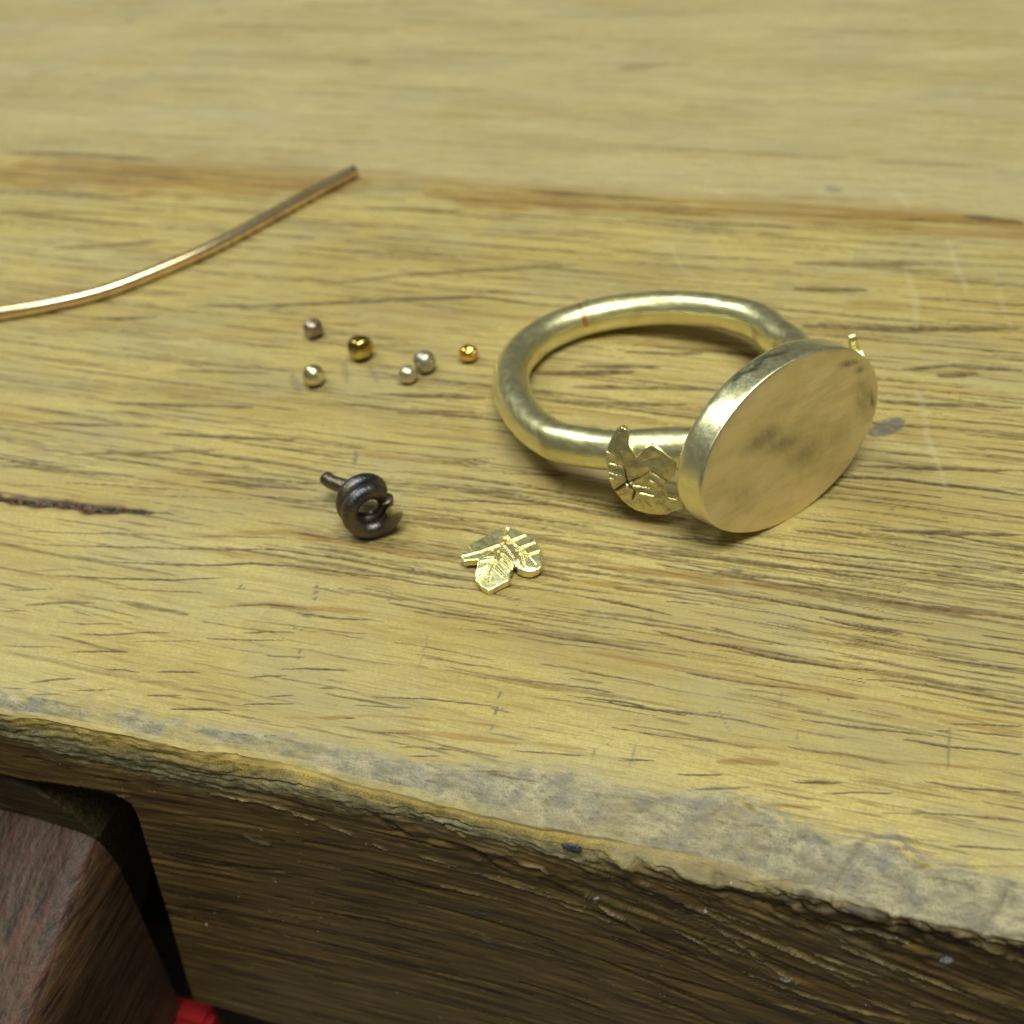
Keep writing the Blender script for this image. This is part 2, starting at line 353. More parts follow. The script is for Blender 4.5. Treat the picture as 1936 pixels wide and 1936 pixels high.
(0,0.0109,0.8,[(-3.432,4.652),(-3.02,4.658),(-2.712,4.645),(-2.232,4.671)]),
(0,0.0142,0.8,[(-3.368,4.516),(-3.069,4.535),(-2.775,4.553),(-2.48,4.553),(-2.151,4.574),(-1.818,4.56)]),
(0,0.008,0.7,[(-2.872,4.428),(-2.379,4.411)]),
(1,0.0304,0.8,[(-2.652,4.88),(-2.506,4.891),(-2.357,4.892)]),
(1,0.0315,1,[(-1.804,4.829),(-1.705,4.811),(-1.576,4.788)]),
(0,0.012,0.7,[(-1.797,4.804),(-1.573,4.776)]),
(2,0.0237,0.7,[(-3.439,5.705),(-3.402,5.565)]),
(2,0.0144,0.6,[(-3.215,4.496),(-3.095,4.502)]),
(2,0.0119,1,[(-2.643,4.545),(-2.631,4.543)]),
(2,0.0103,0.8,[(-3.168,4.428),(-3.122,4.259)]),
(0,0.0122,0.5,[(-3.901,5.647),(-3.682,5.674)]),
(2,0.0196,0.5,[(-1.866,5.67),(-1.849,5.554)]),
(3,0.0194,0.4,[(-2.195,5.604),(-2.129,5.423)]),
(0,0.0117,0.6,[(-2.622,5.657),(-2.27,5.712)]),
(0,0.0143,0.6,[(-3.737,5.3),(-3.577,5.317)]),
(1,0.1428,0.9,[(-9.551,9.818),(-7.52,9.85),(-5.349,9.869),(-3.522,9.802),(-2.053,9.819),(-0.595,9.788),(0.314,9.812),(1.121,9.716)]),
(1,0.5765,1,[(-9.508,9.374),(-8.272,9.463),(-6.619,9.607),(-4.96,9.642)]),
(1,0.3852,1,[(-4.359,9.552),(-2.018,9.648),(-0.357,9.721),(1.302,9.533)]),
(0,0.1081,0.6,[(-9.577,9.855),(-8.561,9.906),(-7.541,9.885)]),
(0,0.0805,0.5,[(-3.324,9.719),(-2.032,9.718)]),
(0,0.0834,0.6,[(0.623,9.778),(1.121,9.734)]),
(0,0.0758,0.5,[(-0.704,8.779),(0.396,8.92)]),
(0,0.0717,0.6,[(-0.654,8.383),(-0.074,8.45)]),
(0,0.0875,0.6,[(-0.527,7.854),(0.205,7.926),(1.105,8.092)]),
(1,0.1067,0.4,[(-0.221,8.251),(1.108,8.39)]),
(0,0.0839,0.5,[(-8.662,9.054),(-7.365,9.05)]),
(0,0.0744,0.5,[(-7.618,8.0),(-6.453,8.321)]),
(0,0.0807,0.4,[(-8.664,8.595),(-7.482,8.733)]),
(1,0.0988,0.5,[(-7.612,7.143),(-7.073,7.365),(-6.333,7.349)]),
(0,0.0535,0.6,[(-6.52,6.947),(-5.9,7.075)]),
(0,0.0638,0.6,[(-5.747,7.27),(-4.761,7.473),(-3.237,7.846),(-2.478,7.804)]),
(0,0.0674,0.5,[(-4.701,7.785),(-4.005,8.071),(-2.474,8.484)]),
(1,0.0745,0.5,[(-5.727,6.777),(-4.606,7.144),(-3.996,7.311)]),
(2,0.1795,1,[(0.074,6.602),(0.158,6.666),(0.242,6.73),(0.318,6.775)]),
(1,0.1066,0.8,[(0.075,6.59),(0.141,6.651)]),
(2,0.1028,0.5,[(-4.36,6.522),(-4.187,6.304)]),
(2,0.0784,0.5,[(-3.759,6.739),(-3.6,6.517)]),
(2,0.0654,0.4,[(-4.004,6.769),(-3.851,6.471)]),
(3,0.0627,0.4,[(0.188,8.889),(0.297,8.414),(0.339,7.963)]),
(3,0.0625,0.4,[(0.505,9.373),(0.694,8.478)]),
(3,0.0582,0.3,[(0.888,8.912),(1.007,8.076)]),
(3,0.0569,0.4,[(0.356,7.269),(0.499,6.497),(0.615,6.079)]),
(3,0.0674,0.4,[(-1.991,8.737),(-1.76,8.862),(-1.602,8.53),(-1.396,8.391)]),
(3,0.1005,0.4,[(-1.716,10.16),(-1.411,9.831)]),
(3,0.0965,0.4,[(0.022,10.17),(0.178,9.842)]),
(2,0.1627,0.6,[(-0.586,10.144),(-0.44,10.111)]),
(2,0.1879,0.5,[(-6.481,12.641),(-6.203,12.646)]),
(2,0.1901,0.6,[(-10.344,13.823),(-10.234,13.81)]),
(2,0.193,0.5,[(-9.145,14.181),(-9.017,14.187)]),
(0,0.1493,0.4,[(-3.141,12.696),(-2.572,12.891)]),
(0,0.0377,0.8,[(-0.363,6.044),(0.313,6.152),(1.085,6.149)]),
(0,0.039,0.7,[(0.152,5.623),(1.081,5.77)]),
(0,0.0383,0.7,[(0.034,6.235),(1.087,6.389)]),
(0,0.0539,0.6,[(0.238,7.381),(0.604,7.514),(1.099,7.536)]),
(0,0.0596,0.6,[(0.499,7.361),(0.789,7.447)]),
(0,0.0494,0.6,[(0.118,6.967),(1.095,7.087)]),
(0,0.0406,0.7,[(-5.042,5.604),(-3.95,5.751)]),
(0,0.034,0.6,[(-5.649,5.23),(-4.454,5.527)]),
(0,0.0374,0.5,[(-6.073,5.02),(-4.94,5.125)]),
(0,0.0357,0.6,[(-6.141,5.526),(-5.094,5.693)]),
(0,0.0434,0.6,[(-5.69,5.887),(-4.453,6.048)]),
(0,0.0402,0.5,[(-5.347,6.382),(-4.49,6.499)]),
(0,0.0366,0.6,[(-4.435,5.167),(-3.552,5.259)]),
(0,0.0608,0.7,[(-2.136,7.027),(-1.491,7.121)]),
(0,0.0669,0.7,[(-2.432,6.868),(-1.675,7.025)]),
(0,0.058,0.6,[(-2.105,6.755),(-1.126,6.9)]),
(0,0.0499,0.6,[(-2.17,6.541),(-1.204,6.689)]),
(0,0.0626,0.6,[(-1.814,7.264),(-1.207,7.348)]),
(0,0.0431,0.6,[(-3.317,6.195),(-2.724,6.319)]),
(0,0.0507,0.7,[(-3.609,6.376),(-2.699,6.497)]),
(1,0.0738,0.5,[(-3.344,7.341),(-2.904,7.4)])]

FACEMARKS = [(3,0.0266,1,[(-1.065,-0.586),(-0.944,-0.721),(-0.753,-0.827)]),
(3,0.0238,0.8,[(-0.649,-0.735),(-0.444,-0.848),(-0.219,-1.047)]),
(3,0.0255,0.8,[(-0.591,-0.538),(-0.363,-0.635),(-0.068,-0.91)]),
(3,0.0336,0.9,[(0.151,-0.684),(0.386,-0.745),(0.59,-0.791)]),
(3,0.0254,0.9,[(0.211,-0.321),(0.402,-0.315),(0.609,-0.354)]),
(3,0.0248,0.8,[(-0.204,-1.07),(0.294,-1.196),(0.717,-1.232)]),
(3,0.0228,0.8,[(-0.549,-0.492),(-0.168,-0.632),(0.116,-0.76),(0.535,-0.88)]),
(3,0.0281,0.7,[(-1.436,-0.418),(-1.301,-0.419),(-1.188,-0.511)]),
(3,0.019,0.6,[(0.701,-0.646),(0.966,-0.714),(1.21,-0.793)]),
(3,0.0243,0.8,[(0.264,-0.461),(0.473,-0.586),(0.733,-0.777)]),
(3,0.0202,0.7,[(0.683,-0.987),(1.015,-0.994)]),
(3,0.0218,0.7,[(-0.847,-0.398),(-0.592,-0.428),(-0.283,-0.542)]),
(3,0.0185,0.6,[(-0.372,-0.334),(-0.141,-0.369),(0.09,-0.43)]),
(3,0.0237,0.7,[(-0.445,-0.789),(-0.155,-0.891),(0.113,-1.067)]),
(3,0.0228,0.6,[(-0.029,-0.654),(0.187,-0.784),(0.408,-0.946)]),
(3,0.0226,0.5,[(-0.102,-1.342),(0.24,-1.392)]),
(3,0.0214,0.7,[(-0.972,-0.288),(-0.76,-0.309),(-0.537,-0.35)]),
(3,0.0226,0.6,[(-0.194,-0.104),(0.005,-0.174)]),
(3,0.0241,0.6,[(0.492,-1.089),(0.704,-1.135)]),
(3,0.0179,0.5,[(0.666,-0.409),(0.856,-0.428)]),
(0,0.0417,0.9,[(-0.703,-0.155),(-0.388,-0.261),(-0.052,-0.304)]),
(0,0.0456,0.9,[(-0.459,-0.109),(-0.191,-0.179),(0.262,-0.193)]),
(0,0.0425,0.8,[(-1.036,-0.761),(-0.738,-0.895),(-0.44,-1.03)]),
(0,0.0409,0.8,[(-1.325,-0.539),(-1.09,-0.64)]),
(0,0.0399,0.8,[(0.003,-0.149),(0.328,-0.216),(0.706,-0.256)]),
(0,0.0413,0.7,[(-0.188,-0.787),(0.13,-0.934),(0.489,-1.06)]),
(0,0.0398,0.7,[(-0.9,-1.319),(-0.433,-1.382),(0.023,-1.443)]),
(1,0.1926,0.6,[(-0.82,-1.247),(-0.436,-1.219),(-0.131,-1.358)]),
(3,0.0268,0.8,[(-3.324,-0.392),(-2.957,-0.381),(-2.617,-0.438)]),
(3,0.03,0.7,[(-2.614,-0.465),(-2.432,-0.509)]),
(3,0.0274,0.7,[(-2.328,-0.568),(-2.238,-0.619)]),
(3,0.024,0.6,[(-2.069,-0.582),(-1.802,-0.619)]),
(3,0.0532,0.6,[(-3.284,-0.81),(-3.206,-0.855),(-3.095,-0.843)]),
(3,0.05,0.3,[(-1.742,-1.358),(-1.707,-1.509)]),
(3,0.0246,0.7,[(-2.035,-0.164),(-1.868,-0.182),(-1.713,-0.283)]),
(3,0.0212,0.6,[(-1.703,-0.072),(-1.486,-0.121)]),
(3,0.0231,0.6,[(-2.204,-0.33),(-2.041,-0.405)]),
(0,0.0411,0.8,[(-3.279,-0.301),(-2.938,-0.307),(-2.523,-0.31)]),
(0,0.044,0.7,[(-3.974,-1.319),(-3.574,-1.292),(-3.065,-1.153)]),
(0,0.039,0.7,[(-2.472,-0.886),(-2.061,-0.96),(-1.725,-0.909)]),
(0,0.0405,0.6,[(-3.964,-2.042),(-3.153,-1.899)]),
(0,0.0448,0.6,[(-3.956,-2.577),(-3.084,-2.473)]),
(0,0.0572,0.9,[(-2.292,-0.203),(-2.158,-0.34),(-2.041,-0.405)]),
(0,0.0457,0.8,[(-1.896,-0.378),(-1.669,-0.427),(-1.481,-0.575)])]

def paint(U1, Vg, layers, feats):
    """U1: column x positions; Vg: (rows, cols) y of the sheet; draws soft-edged polylines into layers."""
    vmid = Vg[:, Vg.shape[1] // 2]
    for k, (typ, wd, st, pts) in enumerate(feats):
        px = np.array([p[0] for p in pts]); py = np.array([p[1] for p in pts])
        steep = abs(px[-1] - px[0]) < 1.2 * abs(py[-1] - py[0])
        wd = wd * (1.8 if typ == 1 else 1.35 if typ == 0 else 1.2); m_ = wd * 2 + .05
        c0, c1 = np.searchsorted(U1, [px.min() - m_, px.max() + m_])
        if c1 - c0 < 2: continue
        sub = Vg[:, c0:c1]; rmask = np.where((sub.max(1) > py.min() - m_ - .03) & (sub.min(1) < py.max() + m_ + .03))[0]
        if len(rmask) < 2: continue
        r0, r1 = rmask[0], rmask[-1] + 1
        X = np.broadcast_to(U1[None, c0:c1], (r1 - r0, c1 - c0)); Y = sub[r0:r1]
        if steep:
            o = np.argsort(py); cen = np.interp(Y, py[o], px[o]) + (vnoise(Y * 6, Y * 0 + k, 3) - .5) * .02
            L0, L1 = py.min(), py.max(); t = (Y - L0) / max(L1 - L0, 1e-3); d = np.abs(X - cen); hw = max(wd * .5, .007)
        else:
            o = np.argsort(px); cen = np.interp(X, px[o], py[o]) + (vnoise(X * 5 + k * 3.1, X * 0 + k, 5) - .5) * .014 + (vnoise(X * 17 + k * 3.1, X * 0 + k, 6) - .5) * .003
            L0, L1 = px.min(), px.max(); t = (X - L0) / max(L1 - L0, 1e-3); d = np.abs(Y - cen); hw = wd * .5
        env = np.clip(4 * t * (1 - t), 0, 1) ** .45
        env = env * (.62 + .6 * vnoise(X * 6 + k * 1.7, Y * 3 + k, 9))
        hwl = np.maximum(hw * env, 1e-4)
        soft = 1.0 if typ in (1, 3) else .8
        if typ == 1: hwl = hwl * 1.35
        val = np.clip(1.25 - 1.25 * (d / hwl) ** (2.4 if typ != 1 else 2.0), 0, 1) ** soft * (t > 0) * (t < 1)
        if typ == 1: val = val ** 1.8
        if typ == 0: val = val * (.70 + .65 * vnoise(X * 16 + k, Y * 55, 12))
        if typ == 1: val = val * .9 * np.clip(.25 + 2.6 * (fbm(X * 1.6 + k, Y * 42, 14, 2) - .32), 0, 1.1)
        if typ in (2, 3): val = val * (.4 + .8 * vnoise(X * 30, Y * 30 + k, 15))
        lay = layers[typ][r0:r1, c0:c1]
        np.maximum(lay, np.clip(val * st, 0, 1), out=lay)

def warp(x, y, seed=40):
    return .14 * (fbm(x * .40, y * .5, seed, 2) - .5) + .03 * (vnoise(x * 1.2, y * .9, seed + 5) - .5)

def random_streaks(rs, n, xr, yr, wr, lr, bandp=.12, st=(.35, .85)):
    out = []
    for _ in range(n):
        x = rs.uniform(*xr); y = rs.uniform(*yr); L = lr[0] * math.exp(rs.uniform(0, math.log(lr[1] / lr[0]))) ; wd = rs.uniform(*wr)
        xs = np.linspace(x - L / 2, x + L / 2, 6); ys = y + warp(xs, xs * 0 + y) - warp(np.array([x]), np.array([y]))[0]
        typ = 1 if rs.random() < bandp else 0
        out.append((typ, wd * (2.2 if typ else 1), rs.uniform(*st) * (.8 if typ else 1), list(zip(xs.tolist(), ys.tolist()))))
    return out

# ------------------------------------------------------------------ near plank: top, worn arris, torn bevel and dark front face as one sheet
bench = tag(empty('workbench', (0, 3.1, 0)), 'worn yellow wooden workbench with chewed grey front edge and dark front face', 'workbench')
EDGE = np.array([[-4.7055, 3.1334], [-4.1691, 3.1778], [-3.6264, 3.1794], [-3.2189, 3.1995], [-2.651, 3.2753], [-2.1541, 3.2421], [-1.575, 3.3475], [-1.1446, 3.4002], [-0.7122, 3.3878], [-0.342, 3.4857], [-0.1701, 3.4236], [0.0196, 3.3912], [0.1309, 3.3256], [0.4809, 3.3983], [0.5855, 3.3047], [1.0562, 3.3087]])
LIP = np.array([[-4.6627, 3.0321, -0.0655], [-4.0892, 3.0702, -0.0673], [-3.5877, 3.074, -0.067], [-3.1217, 3.1093, -0.0645], [-2.734, 3.1269, -0.0858], [-2.2752, 3.1136, -0.0854], [-1.9621, 3.1027, -0.1089], [-1.5202, 3.131, -0.1394], [-1.0869, 3.1503, -0.1551], [-0.6645, 3.158, -0.1515], [-0.2608, 3.1908, -0.166], [0.2661, 3.1295, -0.1401], [0.5201, 3.1057, -0.1609], [1.0789, 3.1068, -0.1262]])
BOT = np.array([[-4.7127, 2.9998, -0.2224], [-4.3688, 3.005, -0.3063], [-4.0165, 3.0102, -0.3584], [-3.6597, 3.0155, -0.3788], [-3.2163, 3.0221, -0.3129], [-2.7147, 3.0295, -0.1971], [-2.2642, 3.0361, -0.1982], [-1.8053, 3.0428, -0.2424], [-1.3573, 3.0493, -0.258], [-1.0662, 3.0535, -0.2502], [-0.644, 3.0596, -0.1869], [-0.2428, 3.0654, -0.1267], [0.2713, 3.0728, -0.1399], [0.528, 3.0764, -0.2074], [1.0896, 3.0844, -0.1816]])
JOINT = 9.80
def near_plank():
    rs = random.Random(3)
    U1 = np.concatenate([np.linspace(-22, -10.9, 34), np.linspace(-10.6, 2.0, 850), np.linspace(2.3, 14, 36)])
    nc = len(U1)
    ex = lambda P, j: np.interp(U1, P[:, 0], P[:, j])
    e = ex(EDGE, 1) + .03 * (fbm(U1 * 2, U1 * 0, 21, 2) - .5)
    lv = ex(LIP, 1) + .045 * (fbm(U1 * 3, U1 * 0, 22, 3) - .5); lz = ex(LIP, 2) + .035 * (fbm(U1 * 5, U1 * 0 + 5, 23, 3) - .5)
    bv = ex(BOT, 1); bz = np.minimum(ex(BOT, 2) + .14 * (fbm(U1 * 4.0, U1 * 0, 24, 5, .65) - .5), lz - .035)
    nt, n1, n2, nf = 660, 56, 46, 250
    t = np.linspace(0, 1, nt); g = .55 * t + .45 * t ** 2
    Yt = e[None] + (JOINT - e[None]) * g[::-1, None]; Zt = np.zeros_like(Yt)
    s = np.linspace(0, 1, n1 + 1)[1:, None]
    Yc = e[None] + (lv - e)[None] * s; Zc = lz[None] * (s ** 1.25)
    s2 = np.linspace(0, 1, n2 + 1)[1:, None]
    Yb = lv[None] + (bv - lv)[None] * (1 - (1 - s2) ** 1.6); Zb = lz[None] + (bz - lz)[None] * s2
    s3 = np.linspace(0, 1, nf + 1)[1:, None]; ZB = -3.74
    Yf = bv[None] + 0 * s3; Zf = bz[None] + (ZB - bz)[None] * s3 ** 1.25
    Y = np.concatenate([Yt, Yc, Yb, Yf]); Z = np.concatenate([Zt, Zc, Zb, Zf]); X = np.broadcast_to(U1[None], Y.shape)
    nr = len(Y); row = np.arange(nr)[:, None] + 0 * Y
    j0 = int(np.argmin(np.abs(U1 + 4.08))); X = X.copy(); r0f = nt + n1 + n2
    xr = np.interp(Z[:, j0], [-3.8, -3.471, -2.407, -1.541, -.95, -.80, -.72, -.66, -.60], [-4.47, -4.43, -4.236, -4.091, -3.985, -3.968, -3.98, -4.04, U1[j0]])
    wsh = np.clip(1 - np.abs(np.arange(nc) - j0) / 140., 0, 1); wsh = wsh * wsh * (3 - 2 * wsh)
    X[r0f:] = X[r0f:] + ((xr - U1[j0])[:, None] * wsh[None])[r0f:]
    top = row < nt
    lay = [np.zeros(Y.shape) for _ in range(4)]
    # the counted streaks and the many small random pores between them
    feats = [(a_, b_, min(1.25, c_ * 1.3), d_) for a_, b_, c_, d_ in STREAKS]
    feats += random_streaks(rs, 900, (-10, 2), (5.0, 9.7), (.010, .024), (.4, 2.6), .10, (.3, .9))
    feats += random_streaks(rs, 130, (-3.2, 2), (4.3, 5.6), (.010, .020), (.4, 2.0), .1, (.4, .9))
    feats += random_streaks(rs, 330, (-6, 2), (3.3, 5.4), (.007, .015), (.12, .8), .10, (.3, .8))
    feats += random_streaks(rs, 150, (-.2, 2), (3.4, 6.4), (.007, .016), (.2, 1.0), .1, (.3, .7))
    feats += random_streaks(rs, 200, (-22, 14), (3.4, 9.7), (.015, .04), (.4, 2), .14, (.3, .8))
    # fine straight and curved hairline scratches
    for _ in range(150):
        x, y = rs.uniform(-6, 2), rs.uniform(3.4, 9); a = rs.gauss(math.pi / 2, .45); L = rs.uniform(.1, .6)
        dx, dy = math.cos(a) * L / 2, math.sin(a) * L / 2
        feats.append((rs.choice([2, 2, 3]), .010, rs.uniform(.12, .38), [(x - dx, y - dy), (x + rs.gauss(0, .02), y), (x + dx, y + dy)]))
    for _ in range(60):
        x, y = rs.uniform(-6, 2), rs.uniform(3.5, 8); r_ = rs.uniform(.006, .013)
        feats.append((2, r_ * 2.2, .9, [(x - r_, y), (x, y + .002), (x + r_, y)]))
    paint(U1, Y[:nt + n1], [l[:nt + n1] for l in lay], feats)
    pore, band, grey, pale = lay
    # burnt crack on the left
    ck = np.array([[-9, 4.60], [-6.106, 4.68], [-5.837, 4.694], [-5.608, 4.695], [-5.363, 4.733], [-5.095, 4.735], [-4.773, 4.776], [-4.60, 4.803], [-4.45, 4.809]])
    cy = np.interp(X, ck[:, 0], ck[:, 1]) + .018 * (vnoise(X * 11, X * 0, 31) - .5)
    cw = .040 * np.clip((-4.585 - X) / .12, 0, 1) ** .5 * (.50 + .9 * vnoise(X * 10, X * 0 + 9, 32)) + 1e-5
    dd = np.abs(Y - cy) / cw
    char = np.where(top, np.clip(1.5 - dd, 0, 1), 0) * (X < -4.585); groove = np.where(top, np.clip(1 - dd * .9, 0, 1), 0) * (X < -4.585)
    tail = np.where(top, np.clip(1 - np.abs(Y - cy) / .012, 0, 1) * np.clip((-4.44 - X) / .1, 0, 1) * (X > -4.62), 0); char = np.maximum(char, tail)
    band = np.maximum(band, np.where(top, .55 * np.clip(1 - dd * .42, 0, 1), 0) * (X < -4.585))
    # zone weights
    fr = fbm(X * 9, Y * 14, 33, 4, .6)
    de = Y - e[None]
    cham = np.where(top, np.clip(.45 * sstep(.16, 0, de + .34 * (fbm(X * 14, Y * 26, 34, 4, .7) - .38)) + sstep(.025, -.015, de + .16 * (fr - .42)), 0, 1), 0)
    sC = np.clip((row - nt) / n1, 0, 1); cham = np.where((row >= nt) & (row < nt + n1), sstep(-.03, .015, (e[None] - Y) + .16 * (fr - .50)), cham)
    leftness = np.clip((-X - .6) / 2.5, 0, 1)
    yel = sstep(.50, .66, fbm(X * 3.5, sC * 1.4 + 4, 35, 4) + .14 * leftness * sC)
    cham = np.where((row >= nt) & (row < nt + n1), cham * (1 - .65 * yel * (.3 + .7 * leftness)), cham)
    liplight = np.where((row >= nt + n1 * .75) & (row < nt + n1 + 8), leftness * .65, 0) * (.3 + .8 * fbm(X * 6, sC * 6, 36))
    bevel = np.where((row >= nt + n1 + 3) & (row < nt + n1 + n2), 1.0, 0.)
    fz = (Z - bz[None])
    bev2 = np.where(row >= nt + n1 + n2, np.clip(sstep(-.13, .03, fz + .22 * (fbm(X * 7, Z * 12, 37, 4, .6) - .5)), 0, 1), 0)
    lw = np.clip((-X + .15) / 1.3 + .5 * (fr - .5), 0, 1); bevel = np.maximum(bevel * lw, bev2 * .9 * lw)
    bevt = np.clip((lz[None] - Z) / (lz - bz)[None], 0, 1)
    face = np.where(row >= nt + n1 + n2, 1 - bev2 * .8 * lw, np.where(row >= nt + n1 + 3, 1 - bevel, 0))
    bevel = np.where(row >= nt + n1 + n2, bevel, np.where(row >= nt + n1 + 3, bevel, 0))
    chb = np.where((row >= nt + n1) & (row < nt + n1 + n2), (1 - lw) * sstep(.42, .12, bevt + .7 * (fr - .5)), 0)
    cham = np.maximum(cham, chb); face = face * (1 - chb)
    face = np.where((row >= nt + n1) & (row < nt + n1 + 3), (1 - bevel) * (1 - cham), face)
    # fibre direction on the face arches: rising on the left, falling on the right
    gu = np.interp(U1, [-6, -3.4, -2.4, -1.6, -.7, 2], [.10, .12, .06, -.10, -.35, -.37]); G = np.concatenate([[0], np.cumsum((gu[1:] + gu[:-1]) / 2 * np.diff(U1))])
    psi = Z - G[None] + .05 * (fbm(X * 1.2, Z * 1.2, 41, 3) - .5)
    fib = fbm(X * 1.6, psi * 22, 42, 3)
    fib2 = fbm(X * 3.2, psi * 40, 44, 3)
    upr = np.clip((X + 3.0) / 2.2, 0, 1) * np.clip(1 + (Z + .15) / 1.3, 0, 1)
    onface = row >= nt + n1 + n2 * .4
    pore2 = np.where(onface, sstep(.60, .72, fib) * .7, 0)
    fl = [np.zeros(Y.shape) for _ in range(4)]
    fr0 = nt + n1 + n2 // 2
    ff = list(FACEMARKS); 
    for _ in range(170):
        x = rs.uniform(-5, 2); z = -rs.random() ** 1.3 * 3.2 - .15; L = rs.uniform(.15, .9); sl = np.interp(x, [-6, -3.4, -2.4, -1.6, -.7, 2], [.10, .12, .06, -.10, -.35, -.37]); isg = rs.random() < (.55 if (x > -2.6 and z > -1.2) else .12)
        ff.append((3 if isg else 0, rs.uniform(.010, .018) if isg else rs.uniform(.014, .035), rs.uniform(.3, .8), [(x - L / 2, z - sl * L / 2), (x, z + rs.gauss(0, .012)), (x + L / 2, z + sl * L / 2)]))
    paint(U1, -Z[fr0:], [q_[fr0:] for q_ in fl], [(a_, b_, c_, [(p_[0], -p_[1]) for p_ in d_]) for a_, b_, c_, d_ in ff])
    glint = np.where(onface, sstep(.58, .66, fib2) * upr * sstep(.42, .6, fbm(X * 1.3, psi * 5, 46, 2)), 0)
    glint = np.maximum(glint * .45 * (row >= nt + n1 + n2 + 6), fl[3] * 1.4 * onface); pore2 = np.maximum(pore2, fl[0] * onface)
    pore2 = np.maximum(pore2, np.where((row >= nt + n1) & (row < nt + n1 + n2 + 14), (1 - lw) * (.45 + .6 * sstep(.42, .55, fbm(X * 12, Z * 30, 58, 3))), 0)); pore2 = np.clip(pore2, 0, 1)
    rel = np.where(onface, (fib - .5) * .034 * (.35 + upr) + (fib2 - .5) * .028 * (.25 + upr) + fl[3] * .020 - fl[0] * .020, 0)
    # torn scales just below the edge
    tear = sstep(.52, .60, fbm(X * 5, psi * 12, 48, 3)) * np.clip(1 + (fz + .03) / .42, 0, 1) * onface
    rel += tear * .016 * np.clip((X + 3.3) / 1.5, .15, 1); pore2 = np.maximum(pore2, tear * (1 - sstep(.60, .70, fbm(X * 5, psi * 12, 48, 3))) * .8)
    # displacement
    rough = (fbm(X * 10, (Y - Z) * 13, 51, 5, .62) - .5); rough2 = fbm(X * 34, (Y - Z) * 34, 53, 3, .6) - .5
    edgew = np.where(row < nt, 0, np.where(row < nt + n1, sstep(0, .35, sC) * (.45 + .75 * fbm(X * 1.5, sC * 2, 55, 2)), np.where(row < nt + n1 + n2, .22 + .6 * lw, bev2 * .7)))
    crumb = np.exp(-((X + .05) / .42) ** 2)
    ny = np.where(row < nt + n1, -.35, -1.); nz = np.where(row < nt + n1, .94, .25)
    ny = np.where(row < nt, 0, ny); nz = np.where(row < nt, 1, nz); nz = np.where(row >= nt + n1 + n2, 0, nz)
    D = edgew * (rough * .040 + rough2 * .012 * (1 + 1.8 * crumb))
    D = D + np.where((row >= nt) & (row < nt + n1 + n2), sstep(0, .2, np.where(row < nt + n1, sC, 1)) * (fbm(X * 2.5, (Y - Z) * 55, 59, 3) - .5) * .022, 0)
    Yn = Y + ny * D; Zn = Z + nz * D
    Yn -= rel
    for ux, wv, dp in [(.265, .020, .025), (.56, .025, .03), (.97, .025, .025), (.09, .03, .015), (-.30, .03, .012)]:
        c_ = ux + .10 * (sC - .5) * -1 + .02 * (vnoise(sC * 4, sC * 0 + ux * 9, 57) - .5)
        gq = np.exp(-((X - c_) / wv) ** 2) * np.where((row > nt - 10) & (row < nt + n1 + n2), sstep(0, .12, sC), 0)
        Zn -= gq * dp; grey = np.maximum(grey, gq * .55)
    Zn = Zn - np.where(top, pore * .006 + grey * .004 + groove * .045 - (vnoise(X * 26, Y * 26, 61) * groove) * .030, 0)
    Zn = Zn + np.where(top, .010 * (fbm(X * .8, Y * 1.1, 63, 2) - .5), 0)
    # rebate at the plank joint
    Zn = Zn - np.where(row < 3, .003 * (1 - row / 3), 0)
    # mortise for the bench pin, open at the bottom
    rx = np.interp(Z, [-3.8, -3.471, -2.407, -1.541, -.95, -.80, -.70, -.66], [-4.47, -4.43, -4.236, -4.091, -3.985, -3.968, -3.995, -4.08])
    tz = np.interp(X, [-5.6, -4.772, -4.427, -4.15, -4.043, -3.98], [-.80, -.741, -.683, -.662, -.668, -.74])
    rowsf = np.where(row[:, 0] >= nt + n1 + n2)[0]
    for j in range(nc):
        if -9 < U1[j] < -3.9:
            i_ = rowsf[int(np.argmin(np.abs(Z[rowsf, j] - tz[rowsf[0], j])))]; Zn[i_, j] = tz[rowsf[0], j] + 1e-4; Z[i_, j] = Zn[i_, j]
    hole = onface & (np.arange(nc)[None] < j0) & (Z < tz) & (X > -11.5)
    Yn = np.where(hole, Yn + .95, Yn)
    V = np.stack([X, Yn, Zn], -1).reshape(-1, 3)
    V = np.concatenate([V, [[-22, 3.1, -3.745], [14, 3.1, -3.745], [14, JOINT, -3.745], [-22, JOINT, -3.745]]])
    o = mesh_obj('plank', V, gridfaces(nr, nc)[:, ::-1], WOOD, bench)
    o.location = (0, -3.1, 0)
    ext = lambda a: np.concatenate([a.ravel(), np.zeros(4)])
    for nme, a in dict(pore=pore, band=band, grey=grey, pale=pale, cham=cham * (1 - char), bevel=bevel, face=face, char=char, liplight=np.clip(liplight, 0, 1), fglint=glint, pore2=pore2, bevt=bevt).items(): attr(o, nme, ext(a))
near_plank()

